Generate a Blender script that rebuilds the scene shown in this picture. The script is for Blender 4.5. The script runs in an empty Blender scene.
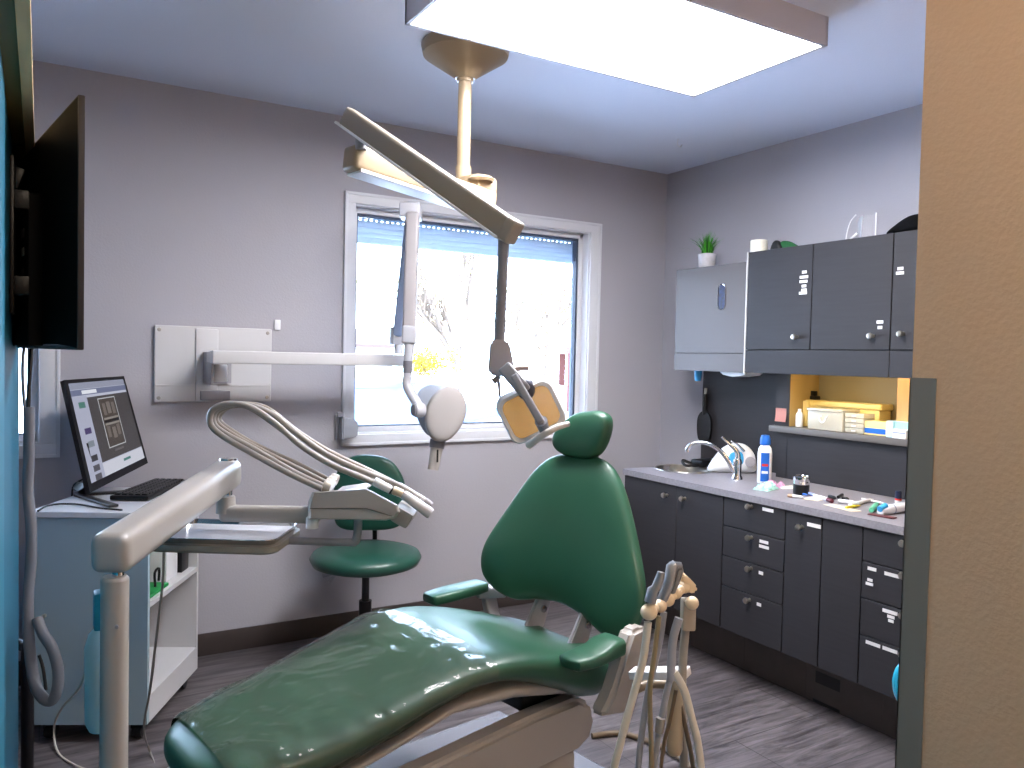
import bpy, bmesh, math, random
from mathutils import Vector, Matrix, noise
random.seed(7)
COL = bpy.context.scene.collection
V3 = Vector
# ------------------------------------------------------------------ camera
F = 795.0; H = 1.45
yaw, pit, rol = math.radians(30.7), math.radians(-1.87), math.radians(1.27)
fwd = V3((math.sin(yaw)*math.cos(pit), math.cos(yaw)*math.cos(pit), math.sin(pit)))
r0 = V3((math.cos(yaw), -math.sin(yaw), 0)); u0 = r0.cross(fwd)
RT = r0*math.cos(rol)+u0*math.sin(rol); UP = -r0*math.sin(rol)+u0*math.cos(rol)
CAM = V3((0, 0, H))
def P(x, y, t):      # a measured point: picture direction and its distance into the room
    return CAM + (fwd + RT*((x-512)/F) + UP*((384-y)/F))*t
def PX(x, y, v):
    d = P(x, y, 1)-CAM; return CAM+d*((v-CAM.x)/d.x)
def PY(x, y, v):
    d = P(x, y, 1)-CAM; return CAM+d*((v-CAM.y)/d.y)
def PZ(x, y, v):
    d = P(x, y, 1)-CAM; return CAM+d*((v-CAM.z)/d.z)
cd = bpy.data.cameras.new('camera'); cam = bpy.data.objects.new('camera', cd); COL.objects.link(cam)
cd.sensor_width = 36; cd.lens = F/1024*36; cd.clip_start = 0.05; cd.clip_end = 300
m = Matrix((( RT.x, UP.x, -fwd.x, 0), (RT.y, UP.y, -fwd.y, 0), (RT.z, UP.z, -fwd.z, H), (0, 0, 0, 1)))
cam.matrix_world = m
bpy.context.scene.camera = cam

# ------------------------------------------------------------------ materials
def lin(h):
    if isinstance(h, str):
        c = [int(h[i:i+2], 16)/255 for i in (0, 2, 4)]
        return tuple((v/12.92 if v <= .04045 else ((v+.055)/1.055)**2.4) for v in c)
    return h
MATS = {}
def mat(name, col, rough=.5, metal=0, spec=.5, bump=0, bscale=60, var=0, vscale=8, emit=0, coat=0, trans=0, alpha=1, ior=1.45, stretch=None, ecol=None):
    if name in MATS: return MATS[name]
    m = bpy.data.materials.new(name); m.use_nodes = True; nt = m.node_tree; N = nt.nodes; L = nt.links
    b = N['Principled BSDF']; c = lin(col)+(1,)
    b.inputs['Base Color'].default_value = c; b.inputs['Roughness'].default_value = rough
    b.inputs['Metallic'].default_value = metal; b.inputs['Specular IOR Level'].default_value = spec
    b.inputs['Coat Weight'].default_value = coat; b.inputs['Coat Roughness'].default_value = .08
    b.inputs['Transmission Weight'].default_value = trans; b.inputs['IOR'].default_value = ior
    b.inputs['Alpha'].default_value = alpha
    if emit:
        b.inputs['Emission Color'].default_value = (lin(ecol) if ecol else lin(col))+(1,); b.inputs['Emission Strength'].default_value = emit
    tc = mp = None
    if bump or var:
        tc = N.new('ShaderNodeTexCoord'); mp = N.new('ShaderNodeMapping'); L.new(tc.outputs['Object'], mp.inputs[0])
        if stretch: mp.inputs['Scale'].default_value = stretch
    if var:
        n = N.new('ShaderNodeTexNoise'); n.inputs['Scale'].default_value = vscale; n.inputs['Detail'].default_value = 5
        L.new(mp.outputs[0], n.inputs['Vector'])
        r = N.new('ShaderNodeValToRGB'); r.color_ramp.elements[0].position = .3; r.color_ramp.elements[1].position = .7
        r.color_ramp.elements[0].color = tuple(v*(1-var) for v in c[:3])+(1,)
        r.color_ramp.elements[1].color = tuple(min(1, v*(1+var)) for v in c[:3])+(1,)
        L.new(n.outputs['Fac'], r.inputs[0]); L.new(r.outputs[0], b.inputs['Base Color'])
    if bump:
        n2 = N.new('ShaderNodeTexNoise'); n2.inputs['Scale'].default_value = bscale; n2.inputs['Detail'].default_value = 3
        L.new(mp.outputs[0], n2.inputs['Vector'])
        bp = N.new('ShaderNodeBump'); bp.inputs['Strength'].default_value = bump; bp.inputs['Distance'].default_value = .01
        L.new(n2.outputs['Fac'], bp.inputs['Height']); L.new(bp.outputs[0], b.inputs['Normal'])
    MATS[name] = m
    return m
def film(name, col, fac=.15, rough=.12, bump=0, bscale=20):
    m = bpy.data.materials.new(name); m.use_nodes = True; nt = m.node_tree; N = nt.nodes; L = nt.links
    N.remove(N['Principled BSDF']); out = N['Material Output']
    tr = N.new('ShaderNodeBsdfTransparent'); gl = N.new('ShaderNodeBsdfGlossy'); df = N.new('ShaderNodeBsdfDiffuse')
    gl.inputs['Roughness'].default_value = rough; df.inputs['Color'].default_value = lin(col)+(1,)
    lw = N.new('ShaderNodeFresnel'); lw.inputs['IOR'].default_value = 1.38
    m1 = N.new('ShaderNodeMixShader'); m2 = N.new('ShaderNodeMixShader'); m1.inputs[0].default_value = fac
    L.new(tr.outputs[0], m1.inputs[1]); L.new(df.outputs[0], m1.inputs[2])
    L.new(lw.outputs[0], m2.inputs[0]); L.new(m1.outputs[0], m2.inputs[1]); L.new(gl.outputs[0], m2.inputs[2]); L.new(m2.outputs[0], out.inputs[0])
    if bump:
        tc = N.new('ShaderNodeTexCoord'); n2 = N.new('ShaderNodeTexNoise'); n2.inputs['Scale'].default_value = bscale; n2.inputs['Detail'].default_value = 2
        n2.inputs['Distortion'].default_value = 1.2
        L.new(tc.outputs['Object'], n2.inputs['Vector']); bp = N.new('ShaderNodeBump'); bp.inputs['Strength'].default_value = bump; bp.inputs['Distance'].default_value = .02
        L.new(n2.outputs['Fac'], bp.inputs['Height'])
        for q in (gl, lw): L.new(bp.outputs[0], q.inputs['Normal'])
    return m

WALL = mat('wall_paint', 'adaab0', .75, bump=.12, bscale=140, spec=.3)
WALLR = mat('wall_paint_right', 'adabb2', .75, bump=.12, bscale=140, spec=.3)
HALLW = mat('hall_paint', 'cdab8c', .8, bump=.15, bscale=120, spec=.3)
CEIL = mat('ceiling_paint', 'd4daea', .8, bump=.1, bscale=120, spec=.3)
WHITE = mat('white_paint', 'd8d8dc', .4)
LAM = mat('white_laminate', 'c9c7c8', .35, bump=.02, bscale=200)
BEIGE = mat('beige_enamel', 'a8a29d', .32, coat=.3)
BEIGEW = mat('warm_beige_enamel', '958268', .4, coat=.3)
CREAM = mat('cream_plastic', 'd9c4a6', .35, coat=.3)
GREYP = mat('grey_plastic', '9c9aa0', .4)
LGREY = mat('light_grey_enamel', 'bdbcc2', .35, coat=.2)
GREEN = mat('green_vinyl', '26523e', .40, coat=.10, bump=.06, bscale=250, var=.05, vscale=5)
STOOLG = mat('stool_vinyl', '1f4a3e', .38, coat=.15, bump=.06, bscale=250)
DARK = mat('charcoal_laminate', '2c2a2d', .58, spec=.35, bump=.08, bscale=90, var=.08, vscale=14, stretch=(1, .4, 6))
DARKE = mat('charcoal_edge', '2b2b31', .5)
TOE = mat('toe_kick_board', '4a413e', .5, var=.1)
COUNT = mat('counter_laminate', '827e84', .4, var=.12, vscale=90)
STEEL = mat('brushed_steel', 'a9a6a0', .3, metal=1, bump=.05, bscale=80, stretch=(1, 1, .05))
CHROME = mat('chrome', 'd6d6da', .12, metal=1)
NICKEL = mat('satin_nickel', 'c9c2b4', .28, metal=1)
GUARD = mat('corner_guard_steel', '80796f', .45, metal=.1, bump=.05, bscale=200, stretch=(8, 8, .3))
BLACK = mat('black_plastic', '0b0b0e', .4)
BLACKS = mat('black_satin', '141216', .3)
TVB = mat('black_tv_shell', '050507', .7, spec=.2)
TEAL = mat('teal_paint', '176886', .45, bump=.05, bscale=120)
WOODD = mat('dark_stained_beam', '8a7a48', .45, var=.25, vscale=5, stretch=(3, .5, 3))
WOODL = mat('raw_plywood_edge', 'f2cc96', .5, var=.15, vscale=20, stretch=(1, .2, 4))
BASEB = mat('brown_vinyl_baseboard', '3f3735', .5)
STICK = mat('white_label_tape', 'ddd9d6', .5)
HOSEG = mat('grey_hose', '6f7079', .45)
HOSEL = mat('pale_grey_hose', '8f8a86', .4)
HOSEO = mat('olive_hose', '8a7d63', .45)
HOSEW = mat('white_hose', 'cfc9bd', .4)
HOSEB = mat('brown_hose', '6a5a48', .45)
BLUE = mat('blue_plastic', '1d5fb8', .35)
LBLUE = mat('light_blue_plastic', '3d9fd6', .35)
NAVY = mat('navy_plastic', '1c2440', .4)
WHITEP = mat('white_plastic', 'e2e2e4', .3, coat=.2)
REDP = mat('red_plastic', 'c22f2a', .4)
YEL = mat('yellow_plastic', 'e0c437', .4)
PINKP = mat('pink_paper', 'e8a79c', .7)
CARD = mat('cream_box_plastic', 'e6d08a', .45)
TEALB = mat('teal_carton', '8fc7cf', .6)
LBOX = mat('pale_blue_carton', 'a9cbd8', .6)
GRN = mat('green_felt', '1d8a45', .8)
PAPER = mat('paper', 'e6e2da', .7)
CLEAR = film('clear_plastic', 'e8ecee', .28, .1)
CLEAR2 = film('frosted_plastic', 'e4e0d0', .5, .2)
WRAP = film('plastic_cover_film', '8f9e8c', .14, .10, bump=1.0, bscale=5)
GRASSM = mat('grass_blade', '3f9a22', .5)
GRASSD = mat('grass_blade_dark', '1f5a1a', .5)
POTM = mat('pot_marble', 'c9c5c8', .5, var=.15, vscale=25)
AMBER = mat('amber_reflector', 'ffc02a', .3, bump=.5, bscale=90, stretch=(1, 1, 5), var=.12, vscale=25, emit=.12)  # faint emission stands in for window light shining through the amber
LAMPCOVER = mat('white_lamp_bezel', 'dcdce0', .35, coat=.2)

def glass_mat():
    m = bpy.data.materials.new('window_glass'); m.use_nodes = True; nt = m.node_tree; N = nt.nodes; L = nt.links
    N.remove(N['Principled BSDF']); out = N['Material Output']
    tr = N.new('ShaderNodeBsdfTransparent'); gl = N.new('ShaderNodeBsdfGlossy'); gl.inputs['Roughness'].default_value = .02
    fr = N.new('ShaderNodeFresnel'); fr.inputs['IOR'].default_value = 1.45; mx = N.new('ShaderNodeMixShader')
    tr.inputs['Color'].default_value = (.95, .97, 1, 1)
    L.new(fr.outputs[0], mx.inputs[0]); L.new(tr.outputs[0], mx.inputs[1]); L.new(gl.outputs[0], mx.inputs[2]); L.new(mx.outputs[0], out.inputs[0])
    return m
GLASS = glass_mat()

def floor_mat():
    m = bpy.data.materials.new('vinyl_plank_floor'); m.use_nodes = True; nt = m.node_tree; N = nt.nodes; L = nt.links
    b = N['Principled BSDF']; tc = N.new('ShaderNodeTexCoord')
    mp = N.new('ShaderNodeMapping'); L.new(tc.outputs['Object'], mp.inputs[0]); mp.inputs['Scale'].default_value = (1.6, 14, 1)
    n = N.new('ShaderNodeTexNoise'); n.inputs['Scale'].default_value = 2.2; n.inputs['Detail'].default_value = 8; n.inputs['Roughness'].default_value = .65; n.inputs['Distortion'].default_value = .6
    L.new(mp.outputs[0], n.inputs['Vector'])
    r = N.new('ShaderNodeValToRGB'); r.color_ramp.elements[0].position = .3; r.color_ramp.elements[1].position = .72
    r.color_ramp.elements[0].color = lin('2b2728')+(1,); r.color_ramp.elements[1].color = lin('80787a')+(1,)
    L.new(n.outputs['Fac'], r.inputs[0])
    br = N.new('ShaderNodeTexBrick'); L.new(tc.outputs['Object'], br.inputs['Vector'])
    br.inputs['Scale'].default_value = 1; br.inputs['Mortar Size'].default_value = .002; br.inputs['Brick Width'].default_value = .92; br.inputs['Row Height'].default_value = .305
    br.inputs['Color1'].default_value = (1, 1, 1, 1); br.inputs['Color2'].default_value = (.78, .78, .8, 1); br.inputs['Mortar'].default_value = (.35, .35, .35, 1)
    mx = N.new('ShaderNodeMix'); mx.data_type = 'RGBA'; mx.blend_type = 'MULTIPLY'; mx.inputs[0].default_value = 1
    L.new(r.outputs[0], mx.inputs[6]); L.new(br.outputs['Color'], mx.inputs[7]); L.new(mx.outputs[2], b.inputs['Base Color'])
    b.inputs['Roughness'].default_value = .36; b.inputs['Specular IOR Level'].default_value = .5
    bp = N.new('ShaderNodeBump'); bp.inputs['Strength'].default_value = .12; bp.inputs['Distance'].default_value = .004
    L.new(n.outputs['Fac'], bp.inputs['Height']); L.new(bp.outputs[0], b.inputs['Normal'])
    return m
FLOOR = floor_mat()

# ------------------------------------------------------------------ mesh helpers
def B(): return bmesh.new()
def frame(z, x=None):
    z = z.normalized()
    if x is None or abs(z.dot(x.normalized())) > .99: x = V3((0, 0, 1)) if abs(z.z) < .9 else V3((1, 0, 0))
    y = z.cross(x).normalized(); x = y.cross(z)
    return Matrix((x, y, z)).transposed()
def merge(dst, src):
    me = bpy.data.meshes.new('tmp'); src.to_mesh(me); dst.from_mesh(me); bpy.data.meshes.remove(me); src.free()
def box(bm, c, s, rot=None, bev=0, seg=2):
    t = B(); bmesh.ops.create_cube(t, size=1)
    for v in t.verts: v.co = V3((v.co.x*s[0], v.co.y*s[1], v.co.z*s[2]))
    if bev: bmesh.ops.bevel(t, geom=t.edges[:], offset=min(bev, min(s)*.49), segments=seg, profile=.6, affect='EDGES')
    M = (rot.to_4x4() if rot else Matrix())
    M = Matrix.Translation(V3(c)) @ M
    t.transform(M); merge(bm, t)
def b2(bm, lo, hi, bev=0, seg=2):
    lo, hi = V3(lo), V3(hi); a = V3([min(lo[i], hi[i]) for i in range(3)]); b = V3([max(lo[i], hi[i]) for i in range(3)])
    box(bm, (a+b)/2, b-a, None, bev, seg)
def beam(bm, a, b, w, h, bev=0, up=None, seg=3):   # box from a to b, width w (side), height h (up)
    a, b = V3(a), V3(b); x = (b-a).normalized(); up = up or V3((0, 0, 1))
    y = up.cross(x).normalized(); z = x.cross(y)
    box(bm, (a+b)/2, ((b-a).length, w, h), Matrix((x, y, z)).transposed(), bev, seg)
def tube(bm, pts, r, n=10, smooth=4, cap=True):
    pts = [V3(p) for p in pts]; R = r if isinstance(r, (list, tuple)) else [r]*len(pts)
    if smooth > 1 and len(pts) > 2:
        q = []; rr = []
        for i in range(len(pts)-1):
            p0 = pts[max(i-1, 0)]; p1 = pts[i]; p2 = pts[i+1]; p3 = pts[min(i+2, len(pts)-1)]
            for k in range(smooth):
                t = k/smooth
                q.append(.5*((2*p1)+(p2-p0)*t+(2*p0-5*p1+4*p2-p3)*t*t+(3*p1-p0-3*p2+p3)*t**3)); rr.append(R[i]*(1-t)+R[i+1]*t)
        q.append(pts[-1]); rr.append(R[-1]); pts, R = q, rr
    rings = []; x = None
    for i, p in enumerate(pts):
        d = (pts[min(i+1, len(pts)-1)]-pts[max(i-1, 0)]).normalized()
        if x is None: x = d.orthogonal().normalized()
        x = (x-d*x.dot(d)).normalized(); y = d.cross(x)
        rings.append([bm.verts.new(p+(x*math.cos(a)+y*math.sin(a))*R[i]) for a in [2*math.pi*k/n for k in range(n)]])
    for a, b in zip(rings, rings[1:]):
        for k in range(n): bm.faces.new((a[k], a[(k+1) % n], b[(k+1) % n], b[k]))
    if cap: bm.faces.new(rings[0][::-1]); bm.faces.new(rings[-1])
def cyl(bm, a, b, r, r2=None, n=24): tube(bm, [a, b], [r, r if r2 is None else r2], n, 1)
def lathe(bm, prof, c, axis=(0, 0, 1), n=32):     # profile [(r, h)] about axis at c
    M = frame(V3(axis)); c = V3(c); rings = []
    for r, h in prof:
        if r < 1e-5: rings.append([bm.verts.new(c+M@V3((0, 0, h)))])
        else: rings.append([bm.verts.new(c+M@V3((r*math.cos(2*math.pi*k/n), r*math.sin(2*math.pi*k/n), h))) for k in range(n)])
    for a, b in zip(rings, rings[1:]):
        for k in range(n):
            k2 = (k+1) % n
            if len(a) == 1 and len(b) > 1: bm.faces.new((a[0], b[k2], b[k]))
            elif len(b) == 1 and len(a) > 1: bm.faces.new((a[k], a[k2], b[0]))
            elif len(a) > 1: bm.faces.new((a[k], a[k2], b[k2], b[k]))
def prism(bm, pts, off):                           # planar outline extruded by vector off
    t = B(); vs = [t.verts.new(V3(p)) for p in pts]; f = t.faces.new(vs)
    r = bmesh.ops.extrude_face_region(t, geom=[f]); 
    for v in [g for g in r['geom'] if isinstance(g, bmesh.types.BMVert)]: v.co += V3(off)
    bmesh.ops.recalc_face_normals(t, faces=t.faces[:]); merge(bm, t)
def loft(bm, rings, cap=True, close=True):
    rs = [[bm.verts.new(V3(p)) for p in r] for r in rings]; n = len(rs[0])
    for a, b in zip(rs, rs[1:]):
        for k in range(n if close else n-1): bm.faces.new((a[k], a[(k+1) % n], b[(k+1) % n], b[k]))
    if cap: bm.faces.new(rs[0][::-1]); bm.faces.new(rs[-1])
def ball(bm, c, r, sc=(1, 1, 1), rot=None, n=20):
    t = B(); bmesh.ops.create_uvsphere(t, u_segments=n, v_segments=n*2//3, radius=r)
    M = Matrix.Diagonal(V3(sc)).to_4x4(); 
    if rot: M = rot.to_4x4() @ M
    t.transform(Matrix.Translation(V3(c)) @ M); merge(bm, t)
def pillow(bm, outline, ax_u, ax_v, nrm, c, thick_f, thick_b, rings=7, dish=None, nn=3.0):
    # outline: list of (u, v); domed on both sides between a rounded rim
    c = V3(c); cu = sum(p[0] for p in outline)/len(outline); cv = sum(p[1] for p in outline)/len(outline)
    n = len(outline)
    def ring(k, s, off):
        out = []
        for (u, v) in outline:
            uu, vv = cu+(u-cu)*s, cv+(v-cv)*s
            o = off + (dish(uu, vv) if dish else 0)
            out.append(c+ax_u*uu+ax_v*vv+nrm*o)
        return out
    R = []; N_ = rings+5
    for i in range(1, N_+1):
        a = math.pi/2*i/N_; R.append(ring(0, math.sin(a)**(2/nn), thick_f*math.cos(a)**(2/nn) if i < N_ else 0))
    for i in range(N_-1, 0, -1):
        a = math.pi/2*i/N_; R.append(ring(0, math.sin(a)**(2/nn), -thick_b*math.cos(a)**(2/nn)))
    loft(bm, R, cap=True)
def smooth_outline(pts, n=6):
    out = []
    L_ = len(pts)
    for i in range(L_):
        p0, p1, p2, p3 = [V3((*pts[(i+k-1) % L_], 0)) for k in range(4)]
        for k in range(n):
            t = k/n; q = .5*((2*p1)+(p2-p0)*t+(2*p0-5*p1+4*p2-p3)*t*t+(3*p1-p0-3*p2+p3)*t**3)
            out.append((q.x, q.y))
    return out

# ------------------------------------------------------------------ objects
W = {}
def thing(name, label, cat, loc=(0, 0, 0), rz=0, group=None):
    o = bpy.data.objects.new(name, None); COL.objects.link(o); o.location = loc; o.rotation_euler = (0, 0, rz)
    o.empty_display_size = .1
    o['label'] = label; o['category'] = cat
    if group: o['group'] = group
    W[o.name] = Matrix.Translation(V3(loc)) @ Matrix.Rotation(rz, 4, 'Z')
    return o
def obj(name, bm, material, parent=None, local=False, ang=38, subsurf=0, label=None, kind=None):
    ms = material if isinstance(material, list) else [material]
    Mw = W[parent.name] if parent else Matrix()
    if parent and not local: bm.transform(Mw.inverted())
    bmesh.ops.recalc_face_normals(bm, faces=bm.faces[:]) if not isinstance(material, list) else None
    me = bpy.data.meshes.new(name); bm.to_mesh(me); bm.free()
    for x in ms: me.materials.append(x)
    me.shade_smooth(); me.set_sharp_from_angle(angle=math.radians(ang))
    o = bpy.data.objects.new(name, me); COL.objects.link(o)
    if parent: o.parent = parent; W[o.name] = Mw
    else: W[o.name] = Matrix()
    if subsurf:
        s = o.modifiers.new('s', 'SUBSURF'); s.levels = subsurf; s.render_levels = subsurf
    if label: o['label'] = label
    if kind: o['kind'] = kind
    return o
def solo(name, bm, material, label, cat, group=None, base=None, **k):   # a thing that is one mesh, origin at its base
    o = obj(name, bm, material, None, **k)
    me = o.data
    if base is None and len(me.vertices):
        xs = [v.co for v in me.vertices]
        base = V3((sum(v.x for v in xs)/len(xs), sum(v.y for v in xs)/len(xs), min(v.z for v in xs)))
    me.transform(Matrix.Translation(-V3(base))); o.location = base
    o['label'] = label; o['category'] = cat
    if group: o['group'] = group
    return o
def struct(name, bm, material, parent=None, **k):
    o = obj(name, bm, material, parent, **k)
    if not parent: o['kind'] = 'structure'
    return o
def multi(parts):          # [(bm, mat)] -> one bm with material indices
    out = B(); mats = []
    for bm, mt in parts:
        if mt not in mats: mats.append(mt)
        bmesh.ops.recalc_face_normals(bm, faces=bm.faces[:])
        for f in bm.faces: f.material_index = mats.index(mt)
        merge(out, bm)
    return out, mats

YB, XR, ZC, XL, YF = 3.961, 3.487, 2.66, -1.7, -1.6
# ------------------------------------------------------------------ room shell
b = B(); b2(b, (XL-.1, YF-.1, -.1), (XR+.1, YB+.25, 0)); struct('floor', b, FLOOR)
b = B(); b2(b, (XL-.1, YF-.1, ZC), (XR+.1, YB+.25, ZC+.15)); struct('ceiling', b, CEIL)
WX = [(-1.13, -.004), (1.39, 2.88)]; WZ = (1.035, 2.225)
b = B(); y0, y1 = YB, YB+.18
for x0, x1 in [(XL-.1, WX[0][0]), (WX[0][1], WX[1][0]), (WX[1][1], XR+.1)]: b2(b, (x0, y0, 0), (x1, y1, ZC))
for x0, x1 in WX: b2(b, (x0, y0, 0), (x1, y1, WZ[0])); b2(b, (x0, y0, WZ[1]), (x1, y1, ZC))
struct('wall_back', b, WALL)
b = B(); b2(b, (XR, YF-.1, 0), (XR+.1, YB+.18, ZC)); struct('wall_right', b, WALLR)
b = B(); b2(b, (XL-.1, YF-.1, 0), (XL, YB+.18, ZC)); struct('wall_left', b, WALL)
b = B(); b2(b, (XL, YF-.1, 0), (XR, YF, ZC)); struct('wall_hall', b, HALLW)
# front wall (its end with the corner guard is the right edge of the picture)
JX = 1.10; jy = PX(912, 378, JX).y; jg = PX(937, 378, JX).y
b = B(); b2(b, (JX, YF, 0), (XR, jy, ZC)); struct('wall_front', b, HALLW)
def baseboard(name, lo, hi):
    b = B(); b2(b, lo, hi, .003); struct(name, b, BASEB)
baseboard('baseboard_back', (XL, YB-.012, 0), (XR, YB, .106))
baseboard('baseboard_left', (XL, YF, 0), (XL+.012, YB, .106))
# corner guard
b = B(); gz = PX(925, 378, JX).z
b2(b, (JX-.002, jg, .02), (JX, jy+.002, gz)); b2(b, (JX-.002, jy, .02), (JX+.035, jy+.002, gz))
solo('corner_guard', b, GUARD, 'brushed steel corner guard wrapped on the edge of the beige foreground wall', 'corner guard')
# teal cupboard wall on the left, beam over it
b = B(); b2(b, (-.36, -1.6, 0), (-.055, 2.8, 1.90)); struct('wall_partition', b, TEAL)
b = B(); b2(b, (-.056, .5, 0), (-.053, 1.62, 1.90)); struct('trim_1', b, mat('teal_panel', '1f7897', .4))
b = B(); b2(b, (-.36, -1.6, 1.901), (-.031, 2.5, ZC-.001)); struct('trim_2', b, WOODD)
b = B(); b2(b, (-.030, -1.6, 1.897), (-.0125, 2.5, 1.93)); struct('trim_3', b, WOODL)
# windows
def window(n, x0, x1, shutter):
    root = bpy.data.objects.new('window_%d' % n, None); COL.objects.link(root); root['kind'] = 'structure'
    z0, z1 = WZ; root.location = ((x0+x1)/2, YB, z0); W[root.name] = Matrix.Translation(root.location)
    cw = .055
    b = B()
    b2(b, (x0-cw, YB-.016, z1), (x1+cw+.02, YB+.002, z1+cw), .004); b2(b, (x0-cw, YB-.016, z0-cw), (x1+cw+.02, YB+.002, z0), .004)
    b2(b, (x0-cw, YB-.016, z0-.001), (x0, YB+.002, z1+.001), .004); b2(b, (x1, YB-.016, z0-.001), (x1+cw+.02, YB+.002, z1+.001), .004)
    for q in (0, 1):
        b2(b, (x0-cw-.003, YB-.022, z0-cw-.003), (x0-cw+.012, YB, z1+cw+.003), .003) if q == 0 else b2(b, (x1+cw+.008, YB-.022, z0-cw-.003), (x1+cw+.023, YB, z1+cw+.003), .003)
    b2(b, (x0-cw, YB-.022, z1+cw-.012), (x1+cw+.02, YB, z1+cw+.003), .003); b2(b, (x0-cw, YB-.022, z0-cw-.003), (x1+cw+.02, YB, z0-cw+.012), .003)
    obj('window_casing', b, WHITE, root)
    b = B(); t = .006; y1 = YB+.13
    b2(b, (x0, YB, z0), (x0+t, y1, z1)); b2(b, (x1-t, YB, z0), (x1, y1, z1)); b2(b, (x0, YB, z0), (x1, y1, z0+t)); b2(b, (x0, YB, z1-t), (x1, y1, z1))
    obj('window_jamb', b, WHITE, root)
    b = B(); f = .028; ya, yb = YB+.06, YB+.12
    b2(b, (x0+t, ya, z0+t), (x0+t+f, yb, z1-t), .004); b2(b, (x1-t-f, ya, z0+t), (x1-t, yb, z1-t), .004)
    b2(b, (x0+t, ya, z0+t), (x1-t, yb, z0+t+f), .004); b2(b, (x0+t, ya, z1-t-f), (x1-t, yb, z1-t), .004)
    obj('window_frame', b, WHITE, root)
    b = B(); g = .006; e = t+f
    for lo, hi in [((x0+e, z0+e), (x0+e+g, z1-e)), ((x1-e-g*2, z0+e), (x1-e, z1-e)), ((x0+e, z0+e), (x1-e, z0+e+g)), ((x0+e, z1-e-g*1.5), (x1-e, z1-e))]:
        b2(b, (lo[0], ya+.01, lo[1]), (hi[0], yb-.005, hi[1]))
    obj('glazing_gasket', b, mat('gasket', '3c4556', .6), root)
    b = B(); b2(b, (x0+e, yb-.025, z0+e), (x1-e, yb-.020, z1-e)); obj('glass_pane', b, GLASS, root)
    # roller shutter outside, partly lowered, slotted top slat
    if shutter:
        b = B(); ys = YB+.155; zt = z1-.01; zb = z1-.165; zz = zt
        b2(b, (x0, ys, zt-.035), (x1, ys+.012, zt+.03))
        # slotted slat: two rails with bridges between the slots
        zc = zt-.040
        b2(b, (x0, ys, zc-.010), (x1, ys+.009, zc-.004+.001)); k = x0
        while k < x1:
            b2(b, (k, ys, zc-.004), (k+.016, ys+.009, zc+.006)); k += .031
        z = zc-.010
        while z > zb:
            b2(b, (x0, ys, z-.0265), (x1, ys+.010, z), .002); z -= .027
        b2(b, (x0, ys-.004, zb-.012), (x1, ys+.016, zb+.006), .003)
        obj('roller_shutter', b, mat('shutter_slats', 'b9cde0', .5), root)
    return root
window(1, WX[0][0], WX[0][1], True); window(2, WX[1][0], WX[1][1], True)

# ------------------------------------------------------------------ outdoors (all really out there)
SNOW = mat('snow', 'eef0f4', .9, bump=.3, bscale=2)
b = B(); n = 48
def sh(x, y):
    h = -.35+.05*math.sin(x*.9)+.04*math.sin(y*1.3+x)
    h += 1.35*math.exp(-((x-9.5)/4.5)**2-((y-14)/4)**2) + .35*math.exp(-((x-4.2)/1.6)**2-((y-8.3)/1.0)**2)
    return h
gv = [[b.verts.new((-22+64*i/n, YB+.3+40*j/n, sh(-22+64*i/n, YB+.3+40*j/n))) for i in range(n+1)] for j in range(n+1)]
for j in range(n):
    for i in range(n): b.faces.new((gv[j][i], gv[j][i+1], gv[j+1][i+1], gv[j+1][i]))
struct('ground_snow', b, SNOW)
def twig_tree(loc, h, label, leaf, name='bare_tree', cat='tree', seed=1, spread=.5, leaves=0):
    rnd = random.Random(seed); t = thing(name, label, cat, loc)
    b = B(); tips = []
    def br(p, d, L, r, lev):
        q = p+d*L; tube(b, [p, (p+q)/2+V3((rnd.uniform(-1, 1), rnd.uniform(-1, 1), 0))*L*.05, q], [r, r*.8, r*.6], 6, 3)
        if lev == 0: tips.append(q); return
        for k in range(4 if lev > 1 else 3):
            e = (d+V3((rnd.uniform(-1, 1), rnd.uniform(-1, 1), rnd.uniform(-.1, .7)))*spread*1.5).normalized()
            br(p+d*L*rnd.uniform(.55, 1), e, L*rnd.uniform(.55, .8), r*.55, lev-1)
    br(V3(loc), V3((0, 0, 1)), h*.38, h*.022, 4)
    obj('trunk', b, mat('bark', '6a5a4c', .8), t)
    if leaves:
        b = B()
        for q in tips:
            for k in range(leaves):
                c = q+V3([rnd.gauss(0, .09*h) for _ in range(3)]); s = h*.022
                u = V3([rnd.uniform(-1, 1) for _ in range(3)]).normalized(); v = u.orthogonal()
                vs = [b.verts.new(c+u*s), b.verts.new(c+v*s*.6), b.verts.new(c-u*s), b.verts.new(c-v*s*.6)]; b.faces.new(vs)
        obj('foliage', b, leaf, t)
    return t
pt = P(461, 330, 17); twig_tree((pt.x, pt.y, -.3), 5.2, 'bare pale tree seen through the window between the two lamp arms', mat('dry_leaf', '8a7d50', .7), seed=3, leaves=1)
pt = P(548, 330, 20); twig_tree((pt.x, pt.y, -.3), 4.2, 'thin bare tree outside right of the lamp post above the fence', mat('dry_leaf', '8a7d50', .7), seed=9, leaves=1)
pt = P(429, 346, 13); twig_tree((pt.x, pt.y, .65), 1.15, 'bright yellow bush outside beside the x-ray arm', mat('yellow_leaf', 'a88a00', .6), name='yellow_bush', cat='bush', seed=5, spread=.9, leaves=9)
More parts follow.
